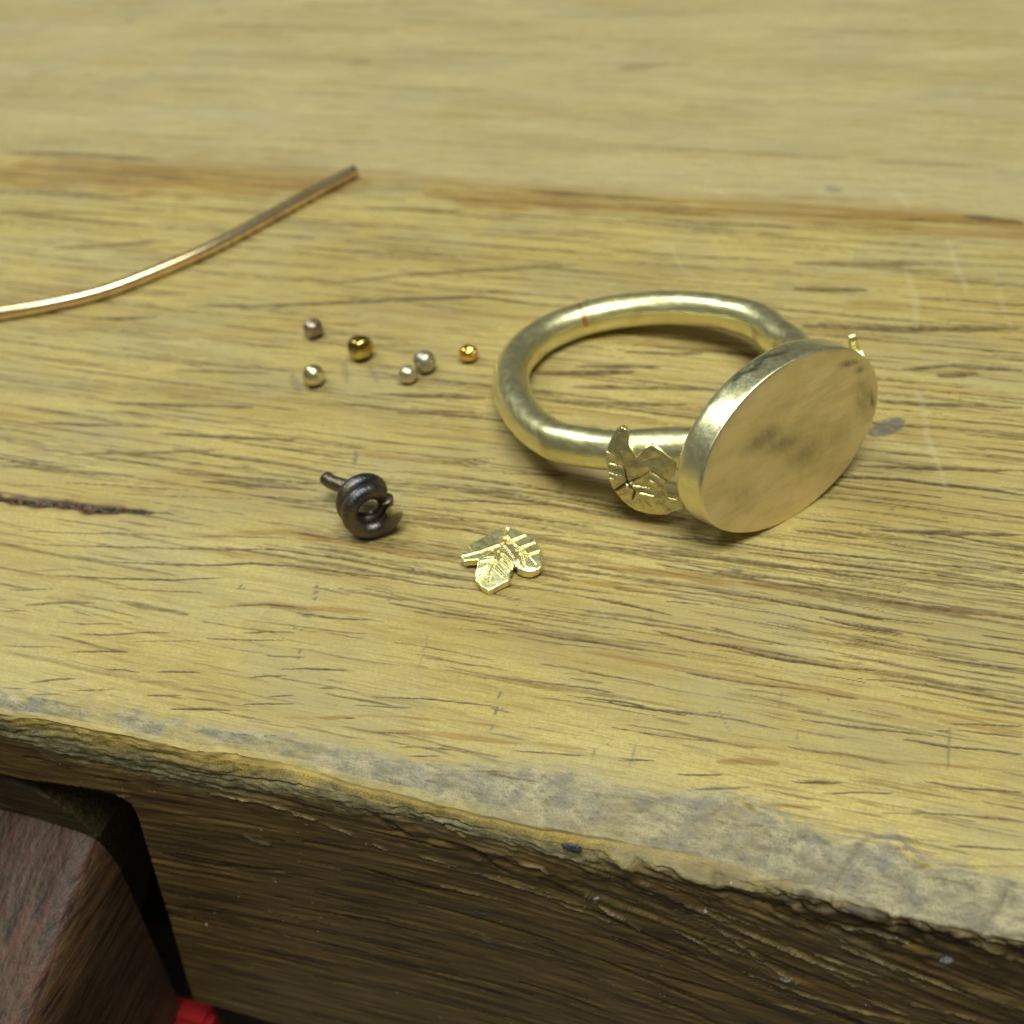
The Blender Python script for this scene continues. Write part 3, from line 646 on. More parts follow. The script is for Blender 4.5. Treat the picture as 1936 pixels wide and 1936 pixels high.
def far_plank():
    rs = random.Random(5)
    U1 = np.concatenate([np.linspace(-30, -14.2, 60), np.linspace(-14, 2, 420), np.linspace(2.2, 16, 60)])
    nv = 300; Vv = JOINT + .003 + np.linspace(0, 1, nv) ** 1.3 * 16
    Y = np.broadcast_to(Vv[:, None], (nv, len(U1))).copy(); X = np.broadcast_to(U1[None], Y.shape)
    lay = [np.zeros(Y.shape) for _ in range(4)]
    feats = list(STREAKS) + random_streaks(rs, 420, (-16, 4), (9.9, 22), (.03, .09), (.6, 4), .4, (.08, .32))
    paint(U1, Y, lay, feats)
    # the brown stain line just behind the joint
    Z = -.004 * np.clip(1 - (Y - JOINT) / .05, 0, 1) + .012 * (fbm(X * .5, Y * .6, 71, 2) - .5)
    Z[-1] = -3.7
    o = mesh_obj('plank', np.stack([X, Y - 3.1, Z], -1).reshape(-1, 3), gridfaces(nv, len(U1)), WOODFAR, bench)
    for nme, a in zip(('pore', 'band', 'grey', 'pale'), lay): attr(o, nme, a)
far_plank()

# ------------------------------------------------------------------ other wood: bench pin, tenon, apron
def plain_wood(name, dark, light, dust, axis='x', rough=.55, scale=1.0):
    m = NT(name)
    s = {'x': (1.5, 24, 24), 'y': (24, 1.5, 24)}[axis]; s = tuple(k * scale for k in s)
    a = m.noise(1, 4, .6, m.mapped(s)); b = m.noise(1.4, 3, .6); c = m.noise(1, 4, .7, m.mapped((24, 6, 24) if axis == 'y' else (8, 24, 24))); d = m.noise(60, 2, .6)
    col = m.mix(m.ramp(a, [(.35, 0), (.65, 1)]), dark, light)
    col = m.mix(m.math('MULTIPLY', m.ramp(b, [(.4, 0), (.65, 1)]), .5), col, tuple(k * .55 for k in dark))
    col = m.mix(m.math('MULTIPLY', m.ramp(c, [(.48, 0), (.66, 1)]), dust[3]), col, dust[:3])
    col = m.mix(m.math('MULTIPLY', m.ramp(d, [(.66, 0), (.74, 1)]), dust[3]), col, (.42, .40, .38))
    st = m.noise(1, 3, .6, m.mapped(tuple(k * 1.9 for k in s), loc=(3, 2, 1)))
    col = m.mix(m.math('MULTIPLY', m.ramp(st, [(.54, 0), (.62, 1)]), .8), col, tuple(k * .30 for k in dark))
    rd = m.noise(1, 3, .6, m.mapped((11, 1.6, 11), loc=(6, 1, 3)))
    col = m.mix(m.math('MULTIPLY', m.ramp(rd, [(.58, 0), (.70, 1)]), .45), col, (light[0] * 1.15, light[1] * .85, light[2] * .6))
    m.inp('Base Color', col); m.inp('Roughness', rough)
    m.inp('Normal', m.bump(m.math('SUBTRACT', m.math('ADD', a, .5), m.math('MULTIPLY', st, 1.2)), .40, .03) if axis == 'y' else m.bump(m.math('ADD', a, m.math('MULTIPLY', c, .6)), .6, .03))
    return m.m
PINW = plain_wood('red_brown_pin_wood', (.040, .011, .006), (.092, .029, .015), (.11, .075, .065, .12), 'y', scale=.42)
PINB = plain_wood('brown_pin_side_wood', (.055, .024, .010), (.125, .060, .025), (.18, .13, .09, .25), 'y', scale=.6)
OLIVE = plain_wood('olive_tenon_wood', (.040, .030, .009), (.085, .062, .018), (.05, .04, .02, .3), 'x')
APR = plain_wood('apron_wood', (.05, .022, .010), (.10, .045, .018), (.03, .02, .015, .2), 'x', rough=.95)
BLACK = NT('recess_shade_black'); BLACK.inp('Base Color', BLACK.mix(BLACK.ramp(BLACK.noise(1, 4, .6, BLACK.mapped((3, 1, 30))), [(.45, 0), (.7, 1)]), (.006, .006, .006), (.02, .019, .016))); BLACK.inp('Roughness', .9); BLACK.inp('Specular IOR Level', .15); BLACK = BLACK.m  # near-black colour stands in for shade deep in the gap

def prism(name, poly, y0, y1, mat, parent, ny=2, bevel=.02, fn=None):
    """a closed prism of an (x, z) outline swept along y"""
    bm = bmesh.new(); rings = []
    for k in range(ny):
        y = y0 + (y1 - y0) * k / (ny - 1)
        rings.append([bm.verts.new(fn(x, y, z) if fn else (x, y, z)) for x, z in poly])
    n = len(poly)
    for a, b in zip(rings, rings[1:]):
        for i in range(n): bm.faces.new((a[i], a[(i + 1) % n], b[(i + 1) % n], b[i]))
    bm.faces.new(rings[0][::-1]); bm.faces.new(rings[-1])
    bmesh.ops.recalc_face_normals(bm, faces=bm.faces)
    if bevel: bmesh.ops.bevel(bm, geom=[e_ for e_ in bm.edges if e_.calc_face_angle(0) > .6], offset=bevel, segments=3, affect='EDGES')
    me = bpy.data.meshes.new(name); bm.to_mesh(me); bm.free(); me.materials.append(mat)
    for p in me.polygons: p.use_smooth = False
    o = bpy.data.objects.new(name, me); COL.objects.link(o); o.parent = parent; return o

b_ = mesh_obj('plank_underside', [(-22, 4.0, -3.75), (14, 4.0, -3.75), (14, JOINT, -3.75), (-22, JOINT, -3.75)], [(0, 3, 2, 1)], OLIVE, bench, False); b_.location = (0, -3.1, 0)
bl = prism('recess_shade_panel', [(-9.5, -.5), (-3.7, -.5), (-3.7, -3.7), (-9.5, -3.7)], 3.80, 3.95, BLACK, bench, bevel=0); bl.location = (0, -3.1, 0)  # added black panel, gives the mortise its shade by colour
tn = prism('tenon', [(-9.4, -.9), (-5.3, -.90), (-5.05, -.90), (-4.86, -.945), (-4.73, -1.02), (-4.61, -1.16), (-4.50, -1.40), (-4.60, -2.0), (-5.3, -3.7), (-9.4, -3.7)], 3.055, 3.7, OLIVE, bench); tn.location = (0, -3.1, 0)
ap = prism('apron', [(-22, -40), (14, -40), (14, -3.9), (-22, -3.9)], 3.6, 4.4, APR, bench, bevel=.05); ap.location = (0, -3.1, 0)
# small metal pin heads in the front face
DOTM = NT('dull_grey_metal'); DOTM.inp('Base Color', DOTM.mix(DOTM.ramp(DOTM.noise(30, 3, .6), [(.4, 0), (.6, 1)]), (.20, .21, .24), (.42, .44, .50))); DOTM.inp('Roughness', .5); DOTM.inp('Metallic', .35); DOTM = DOTM.m
DOTD = NT('dark_filler'); DOTD.inp('Base Color', DOTD.mix(DOTD.ramp(DOTD.noise(60, 3, .6), [(.4, 0), (.6, 1)]), (.03, .032, .036), (.12, .12, .13))); DOTD.inp('Roughness', .6); DOTD = DOTD.m
def dome(name, loc, rx, rz, d, mat, parent, lab=None):
    V = []; Fc = []; n = 14; K = 4
    for k in range(K):
        a = k / K * math.pi / 2
        for i in range(n):
            p = i / n * 2 * math.pi; q = 1 + .10 * math.sin(3 * p + loc[0] * 7)
            V.append((rx * q * math.cos(a) * math.cos(p), -d * math.sin(a), rz * q * math.cos(a) * math.sin(p)))
    V.append((0, -d, 0))
    for k in range(K - 1):
        for i in range(n): Fc.append((k * n + i, k * n + (i + 1) % n, (k + 1) * n + (i + 1) % n, (k + 1) * n + i))
    for i in range(n): Fc.append(((K - 1) * n + i, (K - 1) * n + (i + 1) % n, K * n))
    o = mesh_obj(name, V, Fc, mat, parent); o.location = (loc[0], loc[1] - 3.1, loc[2])
    if lab: o['label'] = lab
    return o
for (x, z, dark, s_) in [(-1.116, -.17, 1, 1.2), (-1.007, -.615, 0, .85), (-1.723, -1.11, 1, 1.1), (.041, -1.048, 0, .85), (.777, -.463, 0, 1.0)]:
    dome('pin_head', (x, 3.0 + .085 * (x + 4.7) / 5.8 + .012, z), .050 * s_, .036 * s_, .016 if dark else .03, DOTD if dark else DOTM, bench, 'dark dull filled hole' if dark else 'light grey round head')

# bench pin: a tapered red-brown block reaching out of the mortise
pin = tag(empty('bench_pin', (-5, 2.0, -1.7)), 'reddish brown wooden block jutting out below the bench edge, bottom left', 'wooden block')
def pinblock():
    ys = np.linspace(.4, 3.05, 60); V = []; 
    prof = []
    for q in np.linspace(0, 1, 50): prof.append(('t', q))
    for q in np.linspace(0, 1, 46)[1:]: prof.append(('s', q))
    n = len(prof)
    for y in ys:
        zt = -1.36 - .415 * (3.0 - y)
        for kind, q in prof:
            if kind == 't':
                x = -8.2 + (8.2 - 4.56) * q ** .6; z = zt - .05 * max(0, (x + 5.0)) / .45 - .025 * max(0, (x + 4.62) / .06)
            else:
                x = -4.56 + .12 * min(1, q * 9) ** .6 - .36 * max(0, q - .05); z = zt - .075 - q * 3.2
                if q < .12: z += .05 * (1 - q / .12)
            V.append((x, y, z))
    V = np.array(V); nz_ = fbm(V[:, 0] * 3 + V[:, 2] * 3, V[:, 1] * 1.2, 81, 4) - .5; nf_ = fbm(V[:, 0] * 14 + V[:, 2] * 14, V[:, 1] * 5, 83, 3) - .5
    V[:, 2] += .025 * nz_ + .006 * nf_; V[:, 0] += .015 * nz_ + .005 * nf_
    back = V[-n:].copy(); N = len(V)
    Fq = gridfaces(len(ys), n)
    o = mesh_obj('block', V - np.array([-5, 2.0, -1.7]), Fq, [PINW, PINB], pin)
    side = (np.arange(len(Fq)) % (n - 1)) >= 50
    o.data.polygons.foreach_set('material_index', side.astype(np.int32))
    # end grain faces front and back
    for nm_, sl in (('end_grain', V[:n]), ('end_grain', back)):
        Z0 = sl[:, 2].min(); pts = [tuple(p) for p in sl] + [(-8.2, sl[0, 1], Z0)]
        mesh_obj(nm_, np.array(pts) - np.array([-5, 2.0, -1.7]), [tuple(range(len(pts)))], PINB, pin, False)
pinblock()

# red plastic corner under the bench
RED = NT('red_plastic'); RED.inp('Base Color', RED.mix(RED.noise(6, 3, .5), (.34, .008, .012), (.42, .015, .018))); RED.inp('Roughness', .38); RED = RED.m
redo = prism('red_tray', [(-7.5, -6.2), (-4.46, -6.2), (-4.42, -4.08), (-7.5, -4.08)], 2.9, 3.14, RED, None, bevel=.06)
redo.location = (0, 0, 0); tag(redo, 'red plastic corner showing under the bench beside the brown block', 'tray')

# ------------------------------------------------------------------ metals
def metal(name, c0, c1, rough=(.25, .45), scr=(30, 6, 30), stain=None, bump=.25, bscale=18, rot=(0, 0, 0), bd=.01, extra=None):
    m = NT(name)
    a = m.noise(5, 4, .6); b = m.noise(1, 3, .6, m.mapped(scr, rot=rot)); c = m.noise(bscale, 3, .55)
    col = m.mix(m.ramp(a, [(.35, 0), (.65, 1)]), c0, c1)
    if stain: col = m.mix(m.math('MULTIPLY', m.ramp(m.noise(stain[1], 4, .6, m.mapped((1, 1, 1), loc=(2, 3, 1))), [(stain[2], 0), (stain[2] + .1, 1)]), stain[3]), col, stain[0])
    if extra: col = extra(m, col)
    m.inp('Base Color', col); m.inp('Metallic', 1.0)
    m.inp('Roughness', m.math('ADD', rough[0], m.math('MULTIPLY', m.ramp(b, [(.3, 0), (.7, 1)]), rough[1] - rough[0])))
    h = m.math('ADD', m.math('MULTIPLY', c, 1.0), m.math('MULTIPLY', b, .35))
    m.inp('Normal', m.bump(h, bump, bd)); return m.m
GOLD = metal('brushed_yellow_gold', (.82, .76, .43), (.89, .84, .53), (.28, .40), (14, 14, 60), ((.66, .58, .28), 6, .55, .4), .13, 4.5, bd=.03)
GOLDLEAF = metal('cut_leaf_gold', (.78, .70, .36), (.86, .78, .46), (.30, .42), (30, 30, 30), None, .30, 40, bd=.006)
GOLDLEAF2 = metal('soldered_leaf_gold', (.76, .66, .33), (.86, .77, .44), (.22, .36), (30, 30, 30), ((.50, .38, .16), 14, .60, .5), .35, 34, bd=.008)
def rim_extra(m, col):
    return m.mix(m.math('MULTIPLY', m.attr('smear'), m.ramp(m.noise(1, 4, .7, m.mapped((12, 12, 30))), [(.3, .4), (.6, 1)])), col, (.10, .105, .10))
def face_extra(m, col):
    s = m.noise(1, 5, .65, m.mapped((2.5, 2.5, 9), rot=(.5, .6, 0)))
    col = m.mix(m.math('MULTIPLY', m.ramp(s, [(.42, 0), (.66, 1)]), .55), col, (.58, .50, .30))
    sm = m.math('MULTIPLY', m.attr('smudge'), m.ramp(m.noise(1, 4, .7, m.mapped((9, 26, 9))), [(.3, .35), (.6, 1)]))
    return m.mix(sm, col, (.27, .25, .19))
GOLDRIM = metal('filed_bezel_gold', (.82, .77, .46), (.89, .84, .56), (.28, .40), (40, 40, 5), ((.34, .32, .24), 4.0, .63, .6), .16, 12, bd=.012, extra=rim_extra)
FACEM = metal('matte_signet_gold', (.86, .74, .47), (.92, .81, .56), (.44, .56), (14, 3, 70), None, .22, 40, bd=.005, extra=face_extra)
COPPERSEAM = metal('copper_solder_seam', (.72, .34, .16), (.82, .48, .26), (.3, .4), bump=.2)

# ------------------------------------------------------------------ generic tube along a path
def catmull(P, n):
    P = [np.array(p, float) for p in P]; P = [2 * P[0] - P[1]] + P + [2 * P[-1] - P[-2]]; out = []
    for i in range(1, len(P) - 2):
        for k in range(n):
            t = k / n; p0, p1, p2, p3 = P[i - 1:i + 3]
            out.append(.5 * ((2 * p1) + (-p0 + p2) * t + (2 * p0 - 5 * p1 + 4 * p2 - p3) * t * t + (-p0 + 3 * p1 - 3 * p2 + p3) * t ** 3))
    out.append(P[-2]); return np.array(out)
def tube(name, path, rad, mat, parent=None, nseg=28, flat=None, cap=True, noise=0, seed=0, up=(0, 0, 1)):
    path = np.asarray(path); n = len(path); rad = np.broadcast_to(rad, (n,)) if np.ndim(rad) < 2 else rad
    T = np.gradient(path, axis=0); T /= np.linalg.norm(T, axis=1)[:, None]
    N = np.array(up, float); V = []
    for i in range(n):
        N = N - T[i] * (N @ T[i]); N /= np.linalg.norm(N); B = np.cross(T[i], N)
        a = np.linspace(0, 2 * np.pi, nseg, endpoint=False)
        r = rad[i] * (1 + noise * (vnoise(a / 2 / np.pi * 6 * 0 + np.cos(a) * 1.3 + 5, np.sin(a) * 1.3 + i * .11 + 7, seed) - .5) * 2)
        V.append(path[i] + (np.cos(a) * r)[:, None] * N + (np.sin(a) * r)[:, None] * B)
    V = np.concatenate(V); Fc = gridfaces(n, nseg, True)[:, ::-1].tolist()
    if cap:
        for end, sgn in ((0, -1), (n - 1, 1)):
            ring = V[end * nseg:(end + 1) * nseg]; c = ring.mean(0); t = T[end] * sgn
            k0 = len(V); r1 = c + (ring - c) * .86 + t * rad[end] * .10; V = np.concatenate([V, r1, [c + t * rad[end] * .12]])
            for i in range(nseg):
                j = (i + 1) % nseg; a_, b_ = end * nseg + i, end * nseg + j
                if sgn < 0: Fc.append([a_, b_, k0 + j, k0 + i]); Fc.append([k0 + i, k0 + j, k0 + nseg])
                else: Fc.append([b_, a_, k0 + i, k0 + j]); Fc.append([k0 + j, k0 + i, k0 + nseg])
    return mesh_obj(name, V, [tuple(f) for f in Fc], mat, parent)

# ------------------------------------------------------------------ signet ring
RC = np.array([-1.5456, 6.6564, 0.2952]); RAD = np.array([0.7837, -0.6006, 0.1587]); TAN = np.array([0.6083, 0.7937, 0.0]); AX = np.array([-0.126, 0.0965, 0.9873])
ring = tag(empty('signet_ring', (float(RC[0]), float(RC[1]), 0)), 'large brushed gold signet ring with blank oval face, lying on the bench', 'ring')
OFF = np.array([RC[0], RC[1], 0])
def rp(x, y, z=0.): return RC + x * RAD + y * TAN + z * AX - OFF
def rr_(th): return 1 + (0.0121) * math.cos(2 * th) + (-0.0182) * math.sin(2 * th) + (-0.0428) * math.cos(3 * th) + (-0.0184) * math.sin(3 * th)
ctl = [(1.34, .27), (1.06, .50), (.82, .73), (.64, .87)]
for d_ in range(66, 300, 9):
    t_ = math.radians(d_); ctl.append((rr_(t_) * math.cos(t_), rr_(t_) * math.sin(t_)))
ctl += [(.652, -.828), (.82, -.689), (1.03, -.50), (1.34, -.27)]
cp = catmull([(x, y, 0) for x, y in ctl], 10)
path = np.array([rp(x, y, z) for x, y, z in cp]); nP = len(path)
dist_e = np.minimum(np.arange(nP), nP - 1 - np.arange(nP)) / 10.
RT = 0.1365
radp = RT * (1 + .10 * np.clip(1 - dist_e / 2.2, 0, 1)) * (1 + .03 * (vnoise(np.arange(nP) * .09, np.zeros(nP), 91) - .5))
tube('band', path, radp, GOLD, ring, 40, noise=.018, seed=92, up=AX)
# copper coloured solder seam across the band
ka = int(np.argmin([np.linalg.norm(path[i] - rp(*(-0.944, 0.197))) for i in range(nP)]))
sp_ = path[ka - 1:ka + 2]; sd = (sp_[2] - sp_[0]); sd /= np.linalg.norm(sd)
seam_path = np.array([path[ka] - sd * .020, path[ka], path[ka] + sd * .020])
so = tube('solder_seam', seam_path, radp[ka] + .0035, COPPERSEAM, ring, 40, cap=False, up=AX)
bm = bmesh.new(); bm.from_mesh(so.data)
cseam = Vector(path[ka]); tow = Vector(-RAD * 0 + rp(0, 0) - path[ka]).normalized()
kill = [f for f in bm.faces if (f.calc_center_median() - cseam).normalized().dot((tow * .75 + Vector(AX) * .66).normalized()) < .72]
bmesh.ops.delete(bm, geom=kill, context='FACES'); bm.to_mesh(so.data); bm.free()

# bezel and face
fD, fa, fb, ft_, ftw, fsc, fang = 1.5055, 0.7720, 0.5460, 0.2031, 0.0665, 1.0275, 0.0389
nn = RAD * math.cos(fang) + AX * math.sin(fang); upv = np.cross(nn, TAN); upv = upv if upv @ AX > 0 else -upv
tnv = TAN * math.cos(ftw) + upv * math.sin(ftw); u2 = np.cross(nn, tnv)
fc_ = rp(fD, 0)
def bez(off, s, ph, wob=0):
    return fc_ + nn * off + tnv * (fa * s + wob) * math.cos(ph) + u2 * (fb * s + wob) * math.sin(ph)
prof = [(0, .93), (0, .985), (-.006, .997), (-.020, 1.003), (-.035, 1.006), (-.05, 1.0085), (-.065, 1.011), (-.08, 1.013), (-.095, 1.015), (-.11, 1.017), (-.125, 1.018), (-.14, 1.020), (-.16, 1.022), (-.19, 1.022), (-.21, 1.01), (-.228, .97), (-.245, .90), (-.262, .75), (-.27, .5), (-.272, .01)]
nb = 160; V = []
for off, s in prof:
    for i in range(nb):
        ph = i / nb * 2 * math.pi; wob = .006 * (vnoise(np.array([ph * 2.2]), np.array([off * 9 + 3]), 95)[0] - .5)
        V.append(bez(off, s, ph, wob))
bz_o = mesh_obj('bezel', V, gridfaces(len(prof), nb, True), GOLDRIM, ring)
smr = []
for off, s_q in prof:
    for i in range(nb):
        ph = i / nb * 2 * math.pi; cen = -.10 - .05 * math.sin((ph - 1.2) * 2.5) + .02 * math.sin(ph * 23)
        smr.append(max(0, 1 - abs(off - cen) / .035) * math.exp(-((ph - 1.72) / .34) ** 2) * 1.4 + .8 * math.exp(-((ph - 2.12) / .05) ** 2) * max(0, 1 - abs(off + .16) / .05))
attr(bz_o, 'smear', np.clip(smr, 0, 1))
K = 34; V = []; sm = []
for k in range(K + 1):
    q = k / K
    for i in range(nb):
        ph = i / nb * 2 * math.pi; s_ = .988 * q + .0005
        X_ = math.cos(ph) * s_; Y_ = math.sin(ph) * s_
        h = .0035 - (.0045 if k == K else (.001 if k == K - 1 else 0)) + .0015 * (vnoise(np.array([X_ * 3 + 4]), np.array([Y_ * 3 + 4]), 96)[0] - .5)
        V.append(fc_ + nn * h + tnv * fa * X_ + u2 * fb * Y_)
        sm.append((X_, Y_))
fo = mesh_obj('signet_face', V, gridfaces(K + 1, nb, True)[:, ::-1], FACEM, ring)
sm = np.array(sm); usign = 1 if u2[2] > 0 else -1
SX, SY = sm[:, 0], sm[:, 1] * usign
bl_ = lambda x, y, sx, sy, rot, st: st * np.exp(-((((SX - x) * math.cos(rot) + (SY - y) * math.sin(rot)) / sx) ** 2 + ((-(SX - x) * math.sin(rot) + (SY - y) * math.cos(rot)) / sy) ** 2))
smud = bl_(-.30, .30, .16, .12, 0, .75) + bl_(-.12, .05, .22, .12, -.6, .6) + bl_(.10, -.25, .22, .16, -.3, .5) + bl_(.55, -.30, .2, .2, 0, .30) + bl_(.80, -.02, .10, .28, 0, .55) + bl_(-.62, -.25, .14, .22, .2, .3) \
    + bl_(.70, .52, .11, .032, -.55, 1.3) + bl_(.905, -.12, .03, .13, .1, 1.2) + bl_(.80, .36, .08, .04, -.7, .9)
attr(fo, 'smudge', np.clip(smud, 0, 1))

# ------------------------------------------------------------------ leaves: relief-cut plates
def leaf_mesh(outline, grooves, thick, hfun, step=.0050, gd=.011):
    out = np.array(outline); A2 = 0
    for i in range(len(out)): x0, y0 = out[i]; x1, y1 = out[(i + 1) % len(out)]; A2 += x0 * y1 - x1 * y0
    if A2 < 0: out = out[::-1]
    pts = []
    for i in range(len(out)):
        p, q = out[i], out[(i + 1) % len(out)]; m_ = max(1, int(np.linalg.norm(q - p) / (step * 1.3)))
        for k in range(m_):
            z = p + (q - p) * k / m_
            nrm_ = np.array([q[1] - p[1], -(q[0] - p[0])]); nrm_ = nrm_ / (np.linalg.norm(nrm_) + 1e-9)
            pts.append(z + nrm_ * .004 * (vnoise(np.array([z[0] * 40 + 9]), np.array([z[1] * 40 + 9]), 97)[0] - .5))
    B = np.array(pts); nB = len(B)
    xs = np.arange(B[:, 0].min(), B[:, 0].max(), step); ys = np.arange(B[:, 1].min(), B[:, 1].max(), step)
    gx_, gy_ = np.meshgrid(xs, ys); gx_ = gx_.ravel() + (np.random.RandomState(4).rand(gx_.size) - .5) * step * .5; gy_ = gy_.ravel() + (np.random.RandomState(5).rand(gy_.size) - .5) * step * .5
    inside = np.zeros(len(gx_), bool); mind = np.full(len(gx_), 9.)
    for i in range(nB):
        x0, y0 = B[i]; x1, y1 = B[(i + 1) % nB]
        c_ = ((y0 > gy_) != (y1 > gy_)); xi = (x1 - x0) * (gy_ - y0) / (y1 - y0 + 1e-12) + x0; inside ^= c_ & (gx_ < xi)
        mind = np.minimum(mind, np.hypot(gx_ - x0, gy_ - y0))
    k_ = inside & (mind > step * .7); I = np.stack([gx_[k_], gy_[k_]], 1)
    P2 = np.concatenate([B, I])
    r = delaunay_2d_cdt([Vector(p) for p in P2.tolist()], [(i, (i + 1) % nB) for i in range(nB)], [], 1, 1e-6)
    v2 = np.array([tuple(v) for v in r[0]]); tris = r[2]
    x, y = v2[:, 0], v2[:, 1]; z = hfun(x, y); gmask = np.zeros(len(x))
    for (x0, y0, x1, y1, w_, d_) in grooves:
        L2 = (x1 - x0) ** 2 + (y1 - y0) ** 2; t = np.clip(((x - x0) * (x1 - x0) + (y - y0) * (y1 - y0)) / L2, 0, 1)
        dd = np.hypot(x - x0 - t * (x1 - x0), y - y0 - t * (y1 - y0)); hw = w_ * .62 * (1 - .35 * t)
        gq = np.clip(1 - dd / hw, 0, 1); gmask = np.maximum(gmask, gq * d_)
        z = z - gq * d_ * gd + .30 * gd * np.exp(-((dd - hw * 1.25) / (hw * .4)) ** 2) * d_ * .5
    # boundary loop order of output
    be = {}
    for f in tris:
        for i in range(len(f)):
            e_ = (f[i], f[(i + 1) % len(f)]); be[e_] = 1
    bd = [e_ for e_ in be if (e_[1], e_[0]) not in be]
    bset = set(a for e_ in bd for a in e_)
    for i in bset: z[i] -= .004
    n = len(v2); tz_ = z; V = np.concatenate([np.stack([x, y, z], 1), np.stack([x * .985, y * .985, np.full(n, 0.) + hfun(x, y) * 1 - thick], 1)])
    bl2 = sorted(bset); ix = {b_: 2 * n + i for i, b_ in enumerate(bl2)}; iy = {b_: 2 * n + len(bl2) + i for i, b_ in enumerate(bl2)}
    V = np.concatenate([V, V[bl2], V[[b_ + n for b_ in bl2]]])
    Fc = [tuple(f) for f in tris] + [tuple(i + n for i in reversed(f)) for f in tris] + [(ix[b_], ix[a_], iy[a_], iy[b_]) for a_, b_ in bd]
    return V, Fc, np.concatenate([gmask, np.zeros(len(V) - n)])
def leafmat(base, name):
    m = base.copy(); m.name = name; t = m.node_tree; b = t.nodes['Principled BSDF']; src = b.inputs['Base Color'].links[0].from_socket
    a = t.nodes.new('ShaderNodeAttribute'); a.attribute_name = 'cut'; mx = t.nodes.new('ShaderNodeMix'); mx.data_type = 'RGBA'
    t.links.new(a.outputs['Fac'], mx.inputs[0]); t.links.new(src, mx.inputs[6]); mx.inputs[7].default_value = (.90, .66, .18, 1) if 'loose' in name else (.13, .07, .03, 1)
    t.links.new(mx.outputs[2], b.inputs['Base Color']); return m
LM1 = leafmat(GOLDLEAF, 'loose_leaf_gold'); LM2 = leafmat(GOLDLEAF2, 'ring_leaf_gold')
LA = [(-0.0637, 0.2661), (-0.0418, 0.2753), (0.0209, 0.2594), (0.1088, 0.2261), (0.1659, 0.1982), (0.2164, 0.1355), (0.2572, 0.0498), (0.2735, -0.0232), (0.2587, -0.0507), (0.2219, -0.0733), (0.1637, -0.0767), (0.124, -0.0637), (0.0932, -0.0349), (0.0993, -0.0609), (0.0909, -0.098), (0.0971, -0.1664), (0.0483, -0.2143), (-0.0057, -0.2673), (-0.061, -0.2435), (-0.105, -0.2132), (-0.1279, -0.1536), (-0.1302, -0.1024), (-0.1391, -0.0576), (-0.1845, -0.0674), (-0.2242, -0.0825), (-0.2551, -0.0521), (-0.2612, -0.0227), (-0.2286, -0.0101), (-0.213, 0.0044), (-0.2424, 0.0545), (-0.1969, 0.1155), (-0.1168, 0.2118)]
LG = [(-0.0388, 0.2527, -0.0326, 0.1219, 0.0253, 1), (-0.0326, 0.1219, -0.0377, 0.042, 0.0211, 1), (-0.0377, 0.042, -0.025, -0.0605, 0.0211, 0.9), (-0.025, -0.0605, -0.0315, -0.1272, 0.0253, 0.8), (-0.0315, -0.1272, -0.0216, -0.2003, 0.0127, 0.7), (-0.0266, 0.1745, 0.0103, 0.1481, 0.0295, 0.9), (0.0103, 0.1481, 0.0886, 0.0914, 0.0169, 0.8), (0.0886, 0.0914, 0.1634, 0.0434, 0.0211, 0.9), (0.1634, 0.0434, 0.2341, -0.0208, 0.011, 0.5), (0.0158, 0.1435, 0.0951, 0.2174, 0.0211, 1), (0.0924, 0.0922, 0.1813, 0.1731, 0.0211, 1), (0.1567, 0.0392, 0.2331, 0.1055, 0.0211, 1), (0.114, 0.0411, 0.1627, -0.0472, 0.0253, 0.8), (-0.049, 0.0901, -0.1037, 0.0447, 0.0211, 0.9), (-0.1037, 0.0447, -0.1446, 0.0079, 0.0169, 0.8), (-0.1446, 0.0079, -0.2513, -0.0513, 0.0143, 0.7), (-0.0333, -0.0348, -0.1217, -0.0731, 0.0143, 0.9), (-0.0618, -0.0958, -0.1253, -0.153, 0.0169, 0.9), (-0.051, -0.1531, -0.103, -0.2074, 0.0169, 0.9), (-0.0475, -0.0157, -0.1101, -0.0348, 0.0084, 0.5), (-0.0497, -0.1203, -0.1112, -0.177, 0.0084, 0.6), (-0.0075, 0.0877, 0.0802, 0.0007, 0.0186, 0.9), (-0.0012, 0.0164, 0.0619, -0.0307, 0.0211, 1), (0.0619, -0.0307, 0.0965, -0.0778, 0.0143, 0.9), (0.0136, -0.0302, 0.0891, -0.0794, 0.0186, 0.9), (-0.0184, -0.0809, 0.0666, -0.1409, 0.0211, 0.9), (-0.0753, 0.0451, -0.0963, -0.0152, 0.011, 0.6), (-0.1191, -0.02, -0.1391, -0.0576, 0.0076, 0.4), (-0.1827, -0.0003, -0.188, -0.0571, 0.0084, 0.5)]
def lh(x, y):
    z = .004 * (vnoise(x * 14 + 5, y * 14 + 5, 98) - .5)
    z = z - .16 * np.clip(-.03 - y + .15 * (x + .0), 0, 1) * (np.abs(x + .01) < .13)          # lower lobe bends down towards the bench
    z = z - .10 * np.clip(.02 - y - .0, 0, 1) * (x > .11)
    z = z - .35 * np.clip(-(y + .045 - (.0)) - .0, 0, 1) * (x > .11)
    z = z + .05 * np.clip(x - .0, 0, 1) * 0
    return z
V, Fc, gm = leaf_mesh(LA, LG, .048, lh)
V = V + np.array([0, 0, .075])
V[:, 2] -= V[:, 2].min() - .002
lo = mesh_obj('gold_leaf', V, Fc, LM1, None, True); lo.location = (-2.036, 4.807, 0)
attr(lo, 'cut', np.clip(gm * .9, 0, 1))
tag(lo, 'loose gold vine leaf with engraved veins lying flat on the bench', 'leaf')

